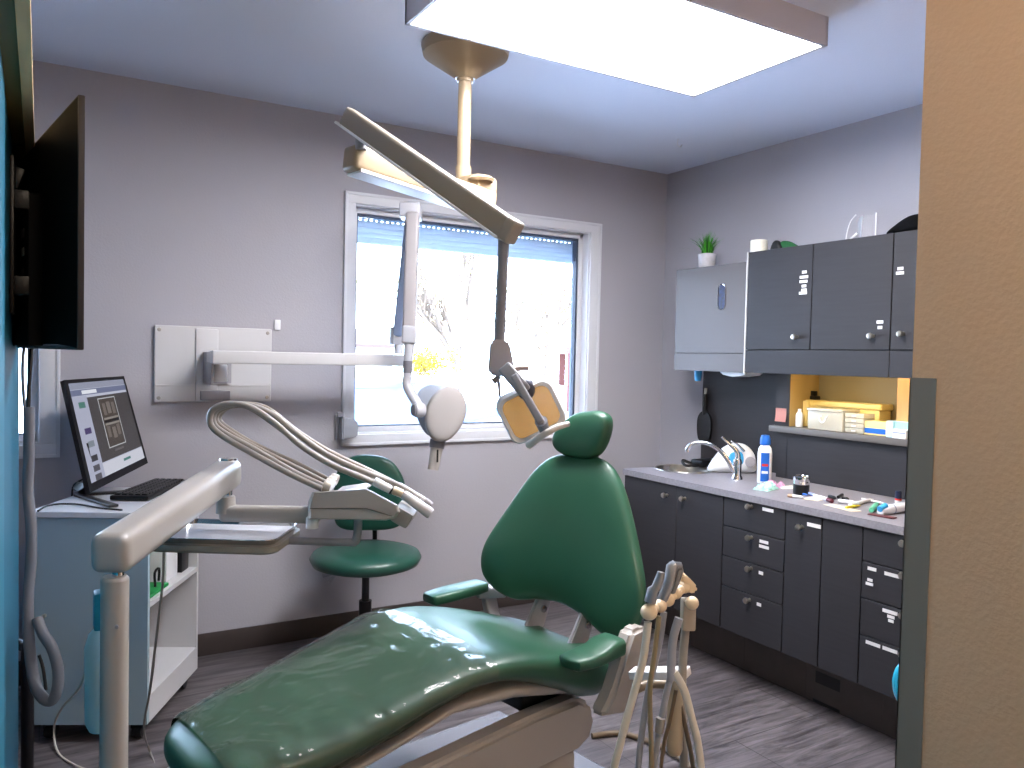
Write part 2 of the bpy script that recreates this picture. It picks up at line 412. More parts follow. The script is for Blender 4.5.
# parked car under snow, left
pt = P(378, 385, 14)
t = thing('parked_car', 'snow dusted blue grey car outside the left part of the window', 'car', (pt.x, pt.y, -.3), math.radians(-8))
b = B(); prof = [(-2, .25), (-2.05, .6), (-1.9, .8), (-1.1, .9), (-.6, 1.3), (.7, 1.34), (1.35, .95), (2, .85), (2.1, .5), (2.05, .25)]
loft(b, [[V3((x*k, y, z if z < .85 else .85+(z-.85)*m_)) for x, z in prof] for y, k, m_ in [(-.85, .97, .75), (-.78, 1, .95), (0, 1, 1.02), (.78, 1, .95), (.85, .97, .75)]])
obj('body', b, mat('car_paint', '5a6680', .4), t, local=True)
b = B(); prism(b, [(-.98, -.835, .92), (-.56, -.835, 1.2), (.62, -.835, 1.22), (1.1, -.835, .93)], (0, -.012, 0)); obj('side_window', b, BLACKS, t, local=True)
for xx in (-1.25, 1.3):
    for yy in (-.8, .8):
        b = B(); lathe(b, [(0, -.1), (.2, -.1), (.31, -.08), (.31, .08), (.2, .1), (0, .1)], (xx, yy, .31), (0, 1, 0), 20); obj('wheel', b, BLACK, t, local=True)
# neighbour house roof, carport with fence
pt = P(365, 352, 30)
t = thing('distant_house', 'pale house with brown roof outside at the left window edge', 'house', (pt.x, pt.y, -.3))
b = B(); box(b, (pt.x-1.5, pt.y, .7), (3.6, 4, 2.0)); obj('house_wall', b, mat('house_wall', '8f8678', .8), t)
b = B(); prism(b, [(pt.x-3.6, pt.y-2.2, 1.7), (pt.x+.6, pt.y-2.2, 1.7), (pt.x+.6, pt.y, 2.3), (pt.x-3.6, pt.y, 2.3)], (0, 0, .12)); obj('roof', b, mat('brown_roof', '4a3a32', .8), t)
pt = P(566, 378, 15)
t = thing('wooden_shed', 'brown wooden carport shed outside at the right window edge', 'shed', (pt.x, pt.y, -.3), -.5)
b = B(); b2(b, (-.1, -.9, 1.85), (1.9, .9, 1.97)); obj('roof', b, mat('shed_roof', '6e4238', .7), t, local=True)
for xx, yy in ((0, -.8), (1.8, -.8), (0, .8), (1.8, .8)):
    b = B(); b2(b, (xx-.06, yy-.06, 0), (xx+.06, yy+.06, 1.85)); obj('post', b, mat('shed_post', '55281e', .7), t, local=True)
b = B(); k = .3
while k < 1.8: b2(b, (k, -.82, .1), (k+.13, -.79, 1.2)); k += .15
obj('board_panel', b, mat('shed_boards', '7a5424', .7), t, local=True)
# overhead wires
for i, (a, c) in enumerate([((430, 330), (590, 270))]):
    b = B(); p, q = P(*a, 24), P(*c, 24); tube(b, [p, (p+q)/2-V3((0, 0, .25)), q], .02, 6, 6)
    solo('overhead_wire', b, mat('wire', '26262c', .6), 'thin overhead wire outside rising to the right behind the lamp post', 'wire')

# ------------------------------------------------------------------ ceiling light
t = thing('ceiling_light', 'large flat rectangular white LED panel light fixed to the ceiling', 'ceiling light', (1.7, 2.19, 2.56))
x0, x1, y0_, y1_ = 1.05, 2.355, 1.865, 2.525
b = B(); fr = .014
for lo, hi in [((x0, y0_), (x0+fr, y1_)), ((x1-fr, y0_), (x1, y1_)), ((x0, y0_), (x1, y0_+fr)), ((x0, y1_-fr), (x1, y1_))]: b2(b, (lo[0], lo[1], 2.56), (hi[0], hi[1], ZC-.001))
obj('frame', b, mat('lamp_frame', 'b9b6bf', .4), t)
b = B(); b2(b, (x0+fr, y0_+fr, 2.564), (x1-fr, y1_-fr, 2.572)); obj('diffuser', b, mat('led_diffuser', 'ffffff', .5, emit=13, ecol=(.97, .97, 1.0)), t)
b = B(); hp = PZ(678, 139, ZC); tube(b, [hp, hp-V3((0, 0, .03)), hp+V3((.02, 0, -.04)), hp+V3((.03, 0, -.025))], .0025, 6, 3)
solo('ceiling_hook', b, WHITE, 'tiny white hook on the ceiling near the room corner', 'hook')

# ------------------------------------------------------------------ right cabinets
FXB = 2.70; FXU = 3.13
def sticker(parent, x, y, z, w, h):
    b = B(); w *= 1.2; h *= 1.1; b2(b, (x-.0012, y-w/2, z-h/2), (x, y+w/2, z+h/2)); obj('label_sticker', b, STICK, parent)
def stick_px(parent, xp, pts):
    for (px, py, w, h) in pts:
        p = PX(px, py, xp); sticker(parent, xp, p.y, p.z, w, h)
def knob(parent, x, y, z):
    b = B(); lathe(b, [(0, 0), (.009, 0), (.007, .006), (.006, .012), (.012, .018), (.014, .024), (.012, .03), (0, .032)], (x, y, z), (-1, 0, 0), 20)
    obj('knob', b, NICKEL, parent)
def front(root, name, x, ya, yb, za, zb, knob_at=None, stickers=(), g=.0022):
    b = B(); b2(b, (x, ya+g, za+g), (x+.018, yb-g, zb-g), .0012, 1); o = obj(name, b, DARK, root)
    if knob_at: knob(o, x, *knob_at)
    stick_px(o, x-.0003, stickers)
    return o
def kpx(px, py, x): p = PX(px, py, x); return (p.y, p.z)
def base_unit(label, ya, yb):
    t = thing('base_cabinet', label, 'cabinet', ((FXB+.3), (ya+yb)/2, 0), 0, 'base cabinets along the right wall')
    b = B(); X0, X1, Z0, Z1 = FXB+.019, XR-.004, .225, .838; b2(b, (X0, ya+.001, Z0), (X1, ya+.017, Z1)); b2(b, (X0, yb-.017, Z0), (X1, yb-.001, Z1)); b2(b, (X0, ya+.017, Z0), (X1, yb-.017, Z0+.016)); b2(b, (X1-.008, ya+.017, Z0+.016), (X1, yb-.017, Z1)); obj('body', b, DARKE, t)
    b = B(); b2(b, (2.865, ya+.0005, 0), (2.88, yb-.0005, .225)); obj('toe_kick', b, TOE, t)
    return t
ZB0, ZB1 = .228, .838
t = base_unit('charcoal two-door base cabinet under the round sink', 2.62, 3.342)
front(t, 'door', FXB, 2.933, 3.342, ZB0, ZB1, kpx(667, 495, FXB))
front(t, 'door', FXB, 2.622, 2.933, ZB0, ZB1, kpx(685, 498.5, FXB))
t = base_unit('charcoal four-drawer base cabinet right of the sink cabinet', 2.268, 2.62)
zs = [kpx(x, y, FXB)[1] for x, y in [(723.5, 525), (723.5, 555), (723.5, 585)]]
zs = [ZB1]+zs+[ZB0]
kn = [(751.5, 506.5), (751.5, 537.5), (751, 568.5), (749.5, 600)]
st = [[(768, 510, .05, .013)], [(764, 542, .04, .012), (764, 547, .045, .012)], [(761, 573, .02, .013)], [(759, 604.5, .02, .013)]]
for i in range(4): front(t, 'drawer', FXB, 2.268, 2.62, zs[i+1], zs[i], kpx(*kn[i], FXB), st[i])
t = base_unit('charcoal narrow two-door base cabinet with one knob and a foot vent', 1.901, 2.268)
front(t, 'door', FXB, 2.085, 2.268, ZB0, ZB1, kpx(802, 527, FXB), [(814, 525.5, .055, .014)])
front(t, 'door', FXB, 1.901, 2.085, ZB0, ZB1)
b = B(); b2(b, (2.8635, 2.098, .09), (2.8655, 2.218, .14)); obj('vent_opening', b, BLACK, t)
b = B(); b2(b, (2.8635, 2.095, .004), (2.8655, 2.228, .016)); obj('vent_opening', b, BLACK, t)
t = base_unit('charcoal four-drawer base cabinet with many white labels beside the corner guard', 1.50, 1.901)
zs = [ZB1]+[kpx(x, y, FXB)[1] for x, y in [(863.5, 561), (863.5, 598), (862, 635)]]+[ZB0]
st = [[], [(872, 569, .03, .012), (892, 575, .05, .012), (870, 580, .018, .010), (869.5, 584, .026, .010)],
      [(890, 612, .05, .012), (891, 617, .024, .010), (891, 621, .018, .010)], [(873, 644, .05, .012), (890, 650, .05, .012)]]
for i in range(4): front(t, 'drawer', FXB, 1.50, 1.901, zs[i+1], zs[i], (1.70, (zs[i]+zs[i+1])/2+.03) if 0 else kpx(906, [541, 573, 613, 652][i]+2, FXB), st[i])

# countertop with a round cut-out for the sink
sc_ = V3((3.0, 3.2, .87)); rs = .155
b = B(); cx0, cx1, cy0, cy1 = 2.69, XR-.004, .72, 3.345
n = 48; rim = []; outer = []
for k in range(n):
    a = 2*math.pi*k/n; d = V3((math.cos(a), math.sin(a), 0)); rim.append(sc_+d*rs)
    ts = []
    if d.x > 1e-6: ts.append((cx1-sc_.x)/d.x)
    if d.x < -1e-6: ts.append((cx0-sc_.x)/d.x)
    if d.y > 1e-6: ts.append((cy1-sc_.y)/d.y)
    if d.y < -1e-6: ts.append((2.9-sc_.y)/d.y)
    outer.append(sc_+d*min(ts))
for cnr in ((cx0, 2.9), (cx1, 2.9), (cx0, cy1), (cx1, cy1)):
    k = min(range(n), key=lambda i: (outer[i]-V3((cnr[0], cnr[1], .87))).length); outer[k] = V3((cnr[0], cnr[1], .87))
dz = V3((0, 0, -.030))
rings = [[p+dz for p in rim], rim, outer, [p+dz for p in outer]]
loft(b, rings, cap=False)
b2(b, (cx0, cy0, .840), (cx1, 2.9, .87))
bmesh.ops.remove_doubles(b, verts=b.verts[:], dist=1e-5)
solo('countertop', b, COUNT, 'pale grey speckled laminate worktop running above the charcoal base cabinets', 'countertop', base=(3.05, 2.5, .840))
b = B(); lathe(b, [(rs+.012, .002), (rs+.010, .005), (rs-.004, .004), (rs-.008, -.004), (rs-.015, -.10), (rs-.05, -.125), (.02, -.13), (0, -.13)], sc_, n=48)
t = thing('round_sink', 'round stainless steel sink basin set into the worktop', 'sink', (3.0, 3.2, .73)); obj('basin', b, STEEL, t)
b = B(); lathe(b, [(.025, .001), (.02, .004), (0, .003)], sc_-V3((0, 0, .13)), n=20); obj('drain', b, CHROME, t)
# faucet
fb = PZ(737, 479, .87)
t = thing('faucet', 'chrome swan-neck tap standing beside the round sink', 'faucet', fb)
b = B(); lathe(b, [(0, 0), (.028, 0), (.026, .01), (.021, .02), (.020, .07), (.022, .085), (.018, .10), (0, .105)], fb); obj('body', b, CHROME, t)
tt = (fb-CAM).dot(fwd)
b = B(); tube(b, [fb+V3((0, 0, .02)), P(733, 470, tt), P(727, 459, tt+.01), P(718, 449, tt+.03), P(706, 443, tt+.05), P(694, 443, tt+.07), P(688, 448, tt+.075), P(687.5, 452, tt+.075)], [.013, .012, .012, .011, .011, .011, .012, .012], 14, 5); obj('spout', b, CHROME, t)
b = B(); tube(b, [fb+V3((0, 0, .09)), P(737, 452, tt), P(728, 443, tt+.01), P(722, 437, tt+.01)], [.015, .012, .006, .007], 12, 4); obj('lever', b, CHROME, t)

# backsplash and niche box
b = B(); b2(b, (3.36, 2.85, .871), (XR-.002, 3.455, 1.42)); solo('splashback', b, DARK, 'charcoal laminate splashback panel behind the sink and tap', 'panel')
t = thing('wall_shelf_unit', 'charcoal open shelf niche with warm lit back under the wall cabinets', 'shelf', (3.37, 2.2, .87))
NX = 3.25; N0, N1 = 1.45, 2.727; SH = 1.105
NICHE = mat('niche_lining', 'a58a55', .55)
b = B(); b2(b, (NX, N0, .871), (NX+.02, 2.80, SH)); obj('lower_panel', b, DARK, t)
b = B(); b2(b, (NX, N1+.003, SH), (XR-.002, 2.815, 1.42)); obj('end_panel', b, DARK, t)
b = B(); b2(b, (NX+.004, N1, SH+.032), (XR-.002, N1+.003, 1.42)); obj('side_lining', b, NICHE, t)
b = B(); b2(b, (NX-.03, N0, SH-.0), (XR-.002, 2.83, SH+.03), .002); obj('shelf_board', b, mat('shelf_edge', '5a5552', .45), t)
b = B(); b2(b, (XR-.02, N0, SH+.03), (XR-.002, N1, 1.42)); obj('back_lining', b, mat('niche_back', '8c8064', .6), t)
b = B(); p = PX(897, 400, NX+.03); b2(b, (NX+.03, N0, SH+.03), (XR-.02, p.y, 1.42)); obj('wood_divider', b, mat('divider_wood', 'b08a58', .5, var=.12, vscale=10, stretch=(4, 4, .5)), t)
b = B(); p = PX(786, 470, NX); b2(b, (NX-.001, p.y-.0015, .872), (NX, p.y+.0015, SH)); obj('panel_joint', b, BLACK, t)
b = B(); b2(b, (FXU+.025, 2.0, 1.404), (FXU+.05, 2.68, 1.419), .003); obj('light_strip', b, mat('warm_led', 'ffffff', .5, emit=9, ecol=(1, .74, .36)), t, label='warm strip lamp under the cabinets')

# wall cabinets
FXU = 3.13
def wall_unit(label, ya, yb, za, zb):
    t = thing('wall_cabinet', label, 'cabinet', (FXU+.18, (ya+yb)/2, za), 0, 'wall cabinets on the right')
    b = B(); b2(b, (FXU+.0185, ya+.001, za+.02), (XR-.003, yb-.001, zb)); obj('body', b, DARKE, t)
    return t
def bottom_strip(t, ya, yb, zt, m_=None):
    b = B(); b2(b, (FXU, ya+.001, 1.402), (FXU+.018, yb-.001, zt-.002), .001, 1); obj('valance', b, m_ or DARK, t)
zt1 = PX(700, 353, FXU).z
DARKM = mat('silvered_laminate', '585150', .40, metal=.2, bump=.05, bscale=60, stretch=(1, .4, 8))
t = wall_unit('left wall cabinet with silvery grey front and oval glove window', 2.925, 3.455, 1.402, 1.975)
b = B()
# door with oval hole filled by a dark recess
b2(b, (FXU, 2.932, zt1), (FXU+.018, 3.453, 1.973), .001, 1); d = obj('door', b, DARKM, t)
ov = PX(722, 297, FXU); rz_, ry_ = .066, .024
b = B()
def stad(y, z, s): 
    out = []
    for k in range(32):
        a = 2*math.pi*k/32; cz = (rz_-ry_)*(1 if math.sin(a) >= 0 else -1)
        out.append(V3((0, y+math.cos(a)*ry_*s, z+cz+math.sin(a)*ry_*s)))
    return out
loft(b, [[q+V3((FXU-.0005, 0, 0)) for q in stad(ov.y, ov.z, 1.12)], [q+V3((FXU-.004, 0, 0)) for q in stad(ov.y, ov.z, 1.12)], [q+V3((FXU-.003, 0, 0)) for q in stad(ov.y, ov.z, 1.0)], [q+V3((FXU-.0005, 0, 0)) for q in stad(ov.y, ov.z, .98)]], cap=False)
obj('oval_rim', b, CHROME, d)
b = B(); loft(b, [[q+V3((FXU-.001, 0, 0)) for q in stad(ov.y, ov.z, 1.0)], [q+V3((FXU-.0004, 0, 0)) for q in stad(ov.y, ov.z, 1.0)]]); obj('oval_window', b, mat('dark_blue_box', '0c1440', .3, var=.9, vscale=60), d)
bottom_strip(t, 2.93, 3.455, zt1, DARKM)
b = B(); b2(b, (FXU-.002, 2.9215, 1.395), (FXU+.02, 2.9285, 2.02)); obj('edge_strip', b, mat('pale_edge', 'c9c6c4', .4), t)
zt2 = PX(820, 350, FXU).z
yd1 = PX(811.5, 300, FXU).y; yd2 = PX(891.5, 300, FXU).y
t = wall_unit('wall cabinet in the middle with two charcoal doors and white labels', yd2, 2.921, 1.402, 2.022)
front(t, 'door', FXU, yd1, 2.921, zt2, 2.022, kpx(797, 337, FXU), [(804.5, 272, .022, .012), (804, 277, .04, .012), (803.5, 281.5, .038, .012), (804, 286, .022, .012), (804, 290, .026, .012), (803, 293, .038, .012)])
front(t, 'door', FXU, yd2, yd1, zt2, 2.022, kpx(873, 336, FXU), [(880, 322, .026, .012), (880, 327.5, .018, .012)])
bottom_strip(t, yd2, 2.921, zt2)
t = wall_unit('right wall cabinet whose door is cut off by the beige wall', 1.45, yd2, 1.402, 2.022)
front(t, 'door', FXU, 1.45, yd2, zt2, 2.022, kpx(903, 334, FXU), [(900.5, 268.5, .022, .012), (900, 273, .03, .012)])
bottom_strip(t, 1.45, yd2, zt2)
# soap dispenser with blue nozzle below left cabinet
t = thing('soap_dispenser', 'white hand soap dispenser with blue nozzle hung under the left wall cabinet', 'dispenser', (3.2, 3.2, 1.36))
p = PX(698, 375, 3.2)
b = B(); lathe(b, [(0, -.035), (.016, -.033), (.02, -.01), (.022, .028), (0, .03)], p, n=20); obj('nozzle', b, LBLUE, t)
q = PX(735, 374, 3.2); b = B(); prism(b, [(3.16, q.y+.07, 1.401), (3.16, q.y-.12, 1.401), (3.16, q.y-.10, 1.386), (3.16, q.y-.02, 1.376), (3.16, q.y+.05, 1.386)], (.12, 0, 0)); obj('housing', b, WHITEP, t)

# ------------------------------------------------------------------ things on the worktop
CT = .871
p = PX(704, 415, 3.355)
t = thing('hand_mirror', 'black paddle shaped hand mirror hanging behind the sink', 'mirror', (3.35, p.y, .95))
def ypx(px, x): return PX(px, 400, x).y
def zpx(py, px, x): return PX(px, py, x).z
mx_ = 3.345
oc = smooth_outline([(-.055, 0), (-.05, .06), (-.02, .095), (.02, .095), (.05, .06), (.055, 0), (.045, -.06), (.02, -.078), (-.02, -.078), (-.045, -.06)], 4)
cz = zpx(428, 705, mx_); cy = PX(705, 428, mx_).y
b = B(); loft(b, [[V3((mx_-.012, cy+u, cz+v)) for u, v in oc], [V3((mx_, cy+u, cz+v)) for u, v in oc]]); obj('mirror_head', b, BLACK, t)
b = B(); tube(b, [(mx_-.006, cy, cz+.08), (mx_-.008, cy-.002, cz+.15), (mx_-.008, cy-.003, zpx(394, 707, mx_))], [.012, .016, .012], 12, 3); obj('handle', b, BLACK, t)
b = B(); tube(b, [(mx_-.008, cy-.003, zpx(394, 707, mx_)), (mx_-.006, cy-.003, zpx(388, 707, mx_))], .009, 10, 1); obj('clip', b, CLEAR2, t)
b = B(); p = PZ(702, 467, CT); box(b, p+V3((.05, .02, .02)), (.16, .09, .04), None, .015); tube(b, [p+V3((-.02, .05, .01)), p+V3((-.07, .08, .03)), p+V3((-.1, .02, .01)), p+V3((-.02, 0, .01))], .008, 8, 4)
solo('foot_switch', b, BLACK, 'flat black device with looped cord lying behind the round sink', 'device')
# white curing lamp / scanner, dome shape
c = PZ(725, 472, CT)+V3((.045, -.01, 0)); tc_ = (c-CAM).dot(fwd)
t = thing('mixing_machine', 'white rounded dental mixing machine with blue detail behind the tap', 'machine', c)
rt, up_ = RT, V3((0, 0, 1)); fw = V3((fwd.x, fwd.y, 0)).normalized()
ol = smooth_outline([(-.125, .0), (-.115, .05), (-.06, .12), (.0, .15), (.06, .145), (.105, .10), (.12, .045), (.11, .0), (0, -.001)], 5)
b = B(); pillow(b, ol, RT, up_, -fw, c+V3((0, 0, .001)), .06, .06, 5); obj('housing', b, WHITEP, t)
b = B(); pillow(b, smooth_outline([(-.035, .045), (-.03, .105), (.03, .11), (.035, .05)], 4), RT, up_, -fw, c-fw*.058, .008, .01, 3); obj('blue_panel', b, LBLUE, t)
b = B(); lathe(b, [(.028, 0), (.026, .012), (0, .014)], c-fw*.055+RT*.075+up_*.06, -fw, 20); obj('dial', b, GREYP, t)
b = B(); tube(b, [c-fw*.066+RT*(.04)+up_*.118, c-fw*.075+RT*.0+up_*.155, c-fw*.07-RT*.03+up_*.175], [.006, .005, .008], 8, 3); obj('lever', b, CHROME, t)
# wipe bottle
c = PZ(764, 483, CT)
t = thing('spray_bottle', 'white and blue disinfectant bottle with blue cap standing on the worktop', 'bottle', c)
b = B(); lathe(b, [(0, 0), (.031, 0), (.034, .006), (.034, .145), (.030, .17), (.02, .185), (.017, .19)], c, n=28); obj('bottle_body', b, WHITEP, t)
def patch(a0, a1, z0, z1, r):
    b = B(); pr = None
    for k in range(9):
        a = math.radians(a0+(a1-a0)*k/8); d_ = V3((math.cos(a), math.sin(a), 0))*r; cur = (b.verts.new(c+d_+V3((0, 0, z0))), b.verts.new(c+d_+V3((0, 0, z1))))
        if pr: b.faces.new((pr[0], cur[0], cur[1], pr[1]))
        pr = cur
    return b
o = obj('bottle_label', patch(190, 260, .012, .15, .0345), BLUE, t)
obj('label_stripe', patch(200, 250, .05, .062, .0348), mat('pale_label', 'cfd8ea', .5), o); obj('label_stripe', patch(200, 250, .085, .097, .0348), REDP, o)
b = B(); lathe(b, [(.02, .185), (.025, .188), (.025, .215), (.019, .232), (0, .236)], c, n=24); obj('cap', b, BLUE, t)
# canister
c = PZ(801, 494, CT)
t = thing('round_tin', 'black round tin with a silver perforated top', 'tin', c)
b = B(); lathe(b, [(0, 0), (.033, 0), (.035, .003), (.035, .045)], c); obj('tin_body', b, BLACK, t)
b = B(); lathe(b, [(.035, .045), (.036, .047), (.036, .078), (.030, .082), (.027, .076), (0, .076)], c); obj('silver_top', b, CHROME, t)
b = B()
for k in range(6):
    a = k*math.pi/3; lathe(b, [(.006, .0765), (.006, .082), (0, .082)], c+V3((.016*math.cos(a), .016*math.sin(a), 0)), n=10)
obj('bur_holder', b, BLACKS, t)
# packages and small tools, each its own thing
def slab_px(name, mt, label, cat, px, py, L, Wd, h, ang, bev=.002, z=CT, crumple=0):
    p = PZ(px, py, z); b = B()
    if crumple:
        n = 12; g = [[None]*(n+1) for _ in range(n+1)]
        for j in range(n+1):
            for i in range(n+1):
                u, v = (i/n-.5)*L, (j/n-.5)*Wd; e = min(i, n-i, j, n-j)/n*2
                g[j][i] = b.verts.new((u, v, h*min(1, e*3)*(1+crumple*noise.noise(V3((u*60, v*60, px))))))
        for j in range(n):
            for i in range(n): b.faces.new((g[j][i], g[j][i+1], g[j+1][i+1], g[j+1][i]))
        vs = [g[0][i] for i in range(n+1)]+[g[j][n] for j in range(1, n+1)]+[g[n][i] for i in range(n-1, -1, -1)]+[g[j][0] for j in range(n-1, 0, -1)]
        b.faces.new(vs[::-1])
    else: box(b, (0, 0, h/2), (L, Wd, h), None, bev)
    b.transform(Matrix.Translation(p) @ Matrix.Rotation(ang, 4, 'Z'))
    return solo(name, b, mt, label, cat)
slab_px('glove_pouch', mat('mint_pouch', '9fd0c8', .4, var=.35, vscale=60), 'crumpled mint green pouch on the worktop beside the blue-capped bottle', 'pouch', 766, 489, .12, .08, .018, .3, crumple=1.2)
slab_px('foil_sachet', mat('pink_sachet', 'b98aa8', .35, var=.5, vscale=50), 'pink and grey printed sachet leaning over the mint pouch', 'sachet', 775, 487, .10, .045, .022, -.9, crumple=1)
slab_px('paper_sachet', PAPER, 'white flat paper sachet between the pouch and the round tin', 'sachet', 790, 488, .10, .05, .008, -.4, crumple=.6)
slab_px('paper_bib', mat('cream_paper', 'd6c6ae', .7), 'cream paper square lying in front of the small tools', 'paper', 815, 499, .09, .07, .002, .2)
slab_px('paper_strip', mat('cream_paper', 'd6c6ae', .7), 'cream paper strip lying along the worktop edge', 'paper', 842, 508, .05, .16, .002, -.2)
def pen_px(name, mt, label, cat, a, c, r, mt2=None, capname='cap', z=CT):
    p, q = PZ(*a, z)+V3((0, 0, r)), PZ(*c, z)+V3((0, 0, r)); d = (q-p)
    if not mt2:
        b = B(); tube(b, [p, p+d*.1, q-d*.25, q], [r*.8, r, r, r*.35], 10, 1); return solo(name, b, mt, label, cat)
    t = thing(name, label, cat, (p.x, p.y, z))
    b = B(); tube(b, [p+d*.3, q-d*.15, q], [r, r, r*.4], 10, 1); obj('barrel', b, mt, t)
    b = B(); tube(b, [p, p+d*.31], [r*1.1, r*1.1], 10, 1); obj(capname, b, mt2, t)
pen_px('syringe', WHITEP, 'small white syringe with cream cap right in front of the round tin', 'syringe', (788, 497), (803, 499), .007, mat('tan_cap', 'b89a80', .5))
pen_px('brush_handle', BLUE, 'blue and yellow plastic stick lying at the foot of the round tin', 'stick', (795, 494), (808, 496), .005, YEL, 'yellow_tip')
pen_px('composite_syringe', WHITEP, 'white composite syringe with blue cap right of the round tin', 'syringe', (809, 495), (826, 501), .007, mat('periwinkle', '8fa0d8', .4))
pen_px('composite_syringe', WHITEP, 'white composite syringe with dark red collar in the middle of the tools', 'syringe', (832, 503), (818, 498), .008, mat('dark_red', '5a1f2a', .4))
pen_px('glue_tube', WHITEP, 'slim white tube lying behind the cream paper strip', 'tube', (838, 503), (856, 505), .009)
pen_px('impression_tip', mat('pale_tip', 'c6c2c0', .4), 'long pale mixing tip pointing at the white tube', 'tip', (850, 507), (873, 501), .008, WHITEP, 'nozzle')
pen_px('impression_tip', mat('pale_tip', 'c6c2c0', .4), 'pale curved tip lying behind against the panel', 'tip', (862, 500), (888, 506), .006)
pen_px('yellow_stick', YEL, 'yellow plastic stick near the worktop edge', 'stick', (846, 509), (860, 507), .006)
for i, (a, c) in enumerate([((829, 498), (836, 500)), ((838, 499), (843, 496)), ((842, 500), (849, 501))]):
    pen_px('black_clip', BLACK, ['leftmost of three small black clips behind the white syringes', 'middle of three small black clips behind the white syringes', 'rightmost of three small black clips behind the white syringes'][i], 'clip', a, c, .008)
pen_px('green_tube', mat('green_tube_plastic', '5fb890', .4), 'short green tube standing tilted beside the big white tube', 'tube', (871, 513), (878, 506), .011)
p = PZ(895, 513, CT)
t = thing('paste_tube', 'large crumpled white paste tube with blue cap near the corner guard', 'tube', p)
a_, c_ = PZ(880, 515, CT)+V3((0, 0, .015)), PZ(908, 511, CT)+V3((0, 0, .02))
b = B(); tube(b, [a_, a_+(c_-a_)*.25, a_+(c_-a_)*.6, c_], [.014, .019, .02, .017], 12, 4); obj('tube_body', b, WHITEP, t)
b = B(); tube(b, [a_-(c_-a_)*.02+V3((0, 0, .008)), a_+(c_-a_)*.18+V3((0, 0, .018))], [.012, .012], 10, 1); obj('cap', b, LBLUE, t)
b = B(); lathe(b, [(.021, -.005), (.021, .002)], a_+(c_-a_)*.4, c_-a_, 14); obj('print_band', b, mat('print_grey', '8a94a8', .5), t)
slab_px('red_sheet', mat('maroon', '5c2c30', .5), 'dark maroon flat packet under the white paste tube', 'packet', 882, 516.5, .035, .1, .005, .1)
c = PZ(898, 503, CT)
t = thing('small_bottle', 'small dark bottle with red band next to the corner guard', 'bottle', c)
b = B(); lathe(b, [(0, 0), (.012, 0), (.013, .002), (.013, .012)], c, n=20); obj('base', b, WHITEP, t)
b = B(); lathe(b, [(.0132, .012), (.0132, .02)], c, n=20); obj('red_band', b, REDP, t)
b = B(); lathe(b, [(.013, .02), (.012, .05), (0, .051)], c, n=20); obj('bottle_body', b, NAVY, t)
p = PX(702, 2, 3) if 0 else None
# sticky note on the end panel
p = PX(783, 415, NX); b = B()
g = [[b.verts.new((NX-.001-.012*(1-j/4)**2-.0005, PX(781.5, 400, NX).y+.034*(1-2*i/3)-(.006*(1-j/4)), p.z-.034+.068*j/4)) for i in range(4)] for j in range(5)]
for j in range(4):
    for i in range(3): b.faces.new((g[j][i], g[j][i+1], g[j+1][i+1], g[j+1][i]))
bmesh.ops.solidify(b, geom=b.faces[:], thickness=.0006)
solo('sticky_note', b, PINKP, 'pink sticky note on the edge of the shelf end panel', 'note')

# ------------------------------------------------------------------ things on the open shelf
SZ = SH+.031
def sy(px, x): return PX(px, 430, x).y
c = V3((3.29, sy(799, 3.29), SZ))
t = thing('white_bottle', 'small white bottle at the left end of the warm lit shelf', 'bottle', c)
b = B(); lathe(b, [(0, 0), (.017, 0), (.018, .003), (.018, .06), (.013, .072), (.008, .076)], c, n=24); obj('bottle_body', b, WHITEP, t)
b = B(); lathe(b, [(.009, .075), (.009, .09), (0, .091)], c, n=20); obj('cap', b, WHITEP, t)
c = V3((3.42, sy(812, 3.42), SZ))
t = thing('power_adapter', 'black power adapter with cord at the back of the shelf', 'adapter', c)
b = B(); box(b, c+V3((0, 0, .12)), (.04, .06, .07), None, .006); box(b, c+V3((0, .0, .165)), (.03, .03, .03), None, .004); obj('housing', b, BLACK, t)
b = B(); tube(b, [c+V3((0, 0, .16)), c+V3((-.02, .03, .2)), c+V3((-.06, .08, .17)), c+V3((-.06, .11, .09)), c+V3((-.05, .11, .0))], .004, 8, 6); obj('cord', b, BLACK, t)
b = B(); c = V3((3.36, sy(806, 3.36), SZ)); box(b, c+V3((0, 0, .065)), (.03, .028, .13), None, .004); solo('tall_box', b, CARD, 'narrow tall cream box behind the small white bottle', 'box')
# clear drawer box
ya, yb = sy(841, 3.23), sy(806, 3.23)
t = thing('drawer_box', 'translucent plastic drawer box with a curved white handle on the shelf', 'box', (3.3, (ya+yb)/2, SZ))
b = B(); b2(b, (3.238, ya, SZ), (3.36, yb, SZ+.098), .006); obj('shell', b, CLEAR2, t)
b = B(); b2(b, (3.232, ya-.002, SZ+.092), (3.365, yb+.002, SZ+.104), .004); obj('lid', b, CLEAR2, t)
b = B(); ym = sy(823, 3.23); tube(b, [(3.236, ym+.018, SZ+.068), (3.224, ym+.018, SZ+.062), (3.222, ym+.012, SZ+.045), (3.222, ym, SZ+.038), (3.222, ym-.012, SZ+.045), (3.224, ym-.018, SZ+.062), (3.236, ym-.018, SZ+.068)], .0035, 8, 4); obj('handle', b, WHITEP, t)
ya, yb = sy(885, 3.40), sy(808, 3.40)
t = thing('storage_tub', 'large cream lidded plastic tub behind the clear drawer boxes', 'tub', (3.41, (ya+yb)/2, SZ))
b = B(); b2(b, (3.37, ya+.01, SZ), (3.46, yb-.005, SZ+.11), .012); obj('tub_body', b, CARD, t)
b = B(); b2(b, (3.365, ya, SZ+.105), (3.463, yb, SZ+.135), .01, 3); obj('lid', b, CARD, t)
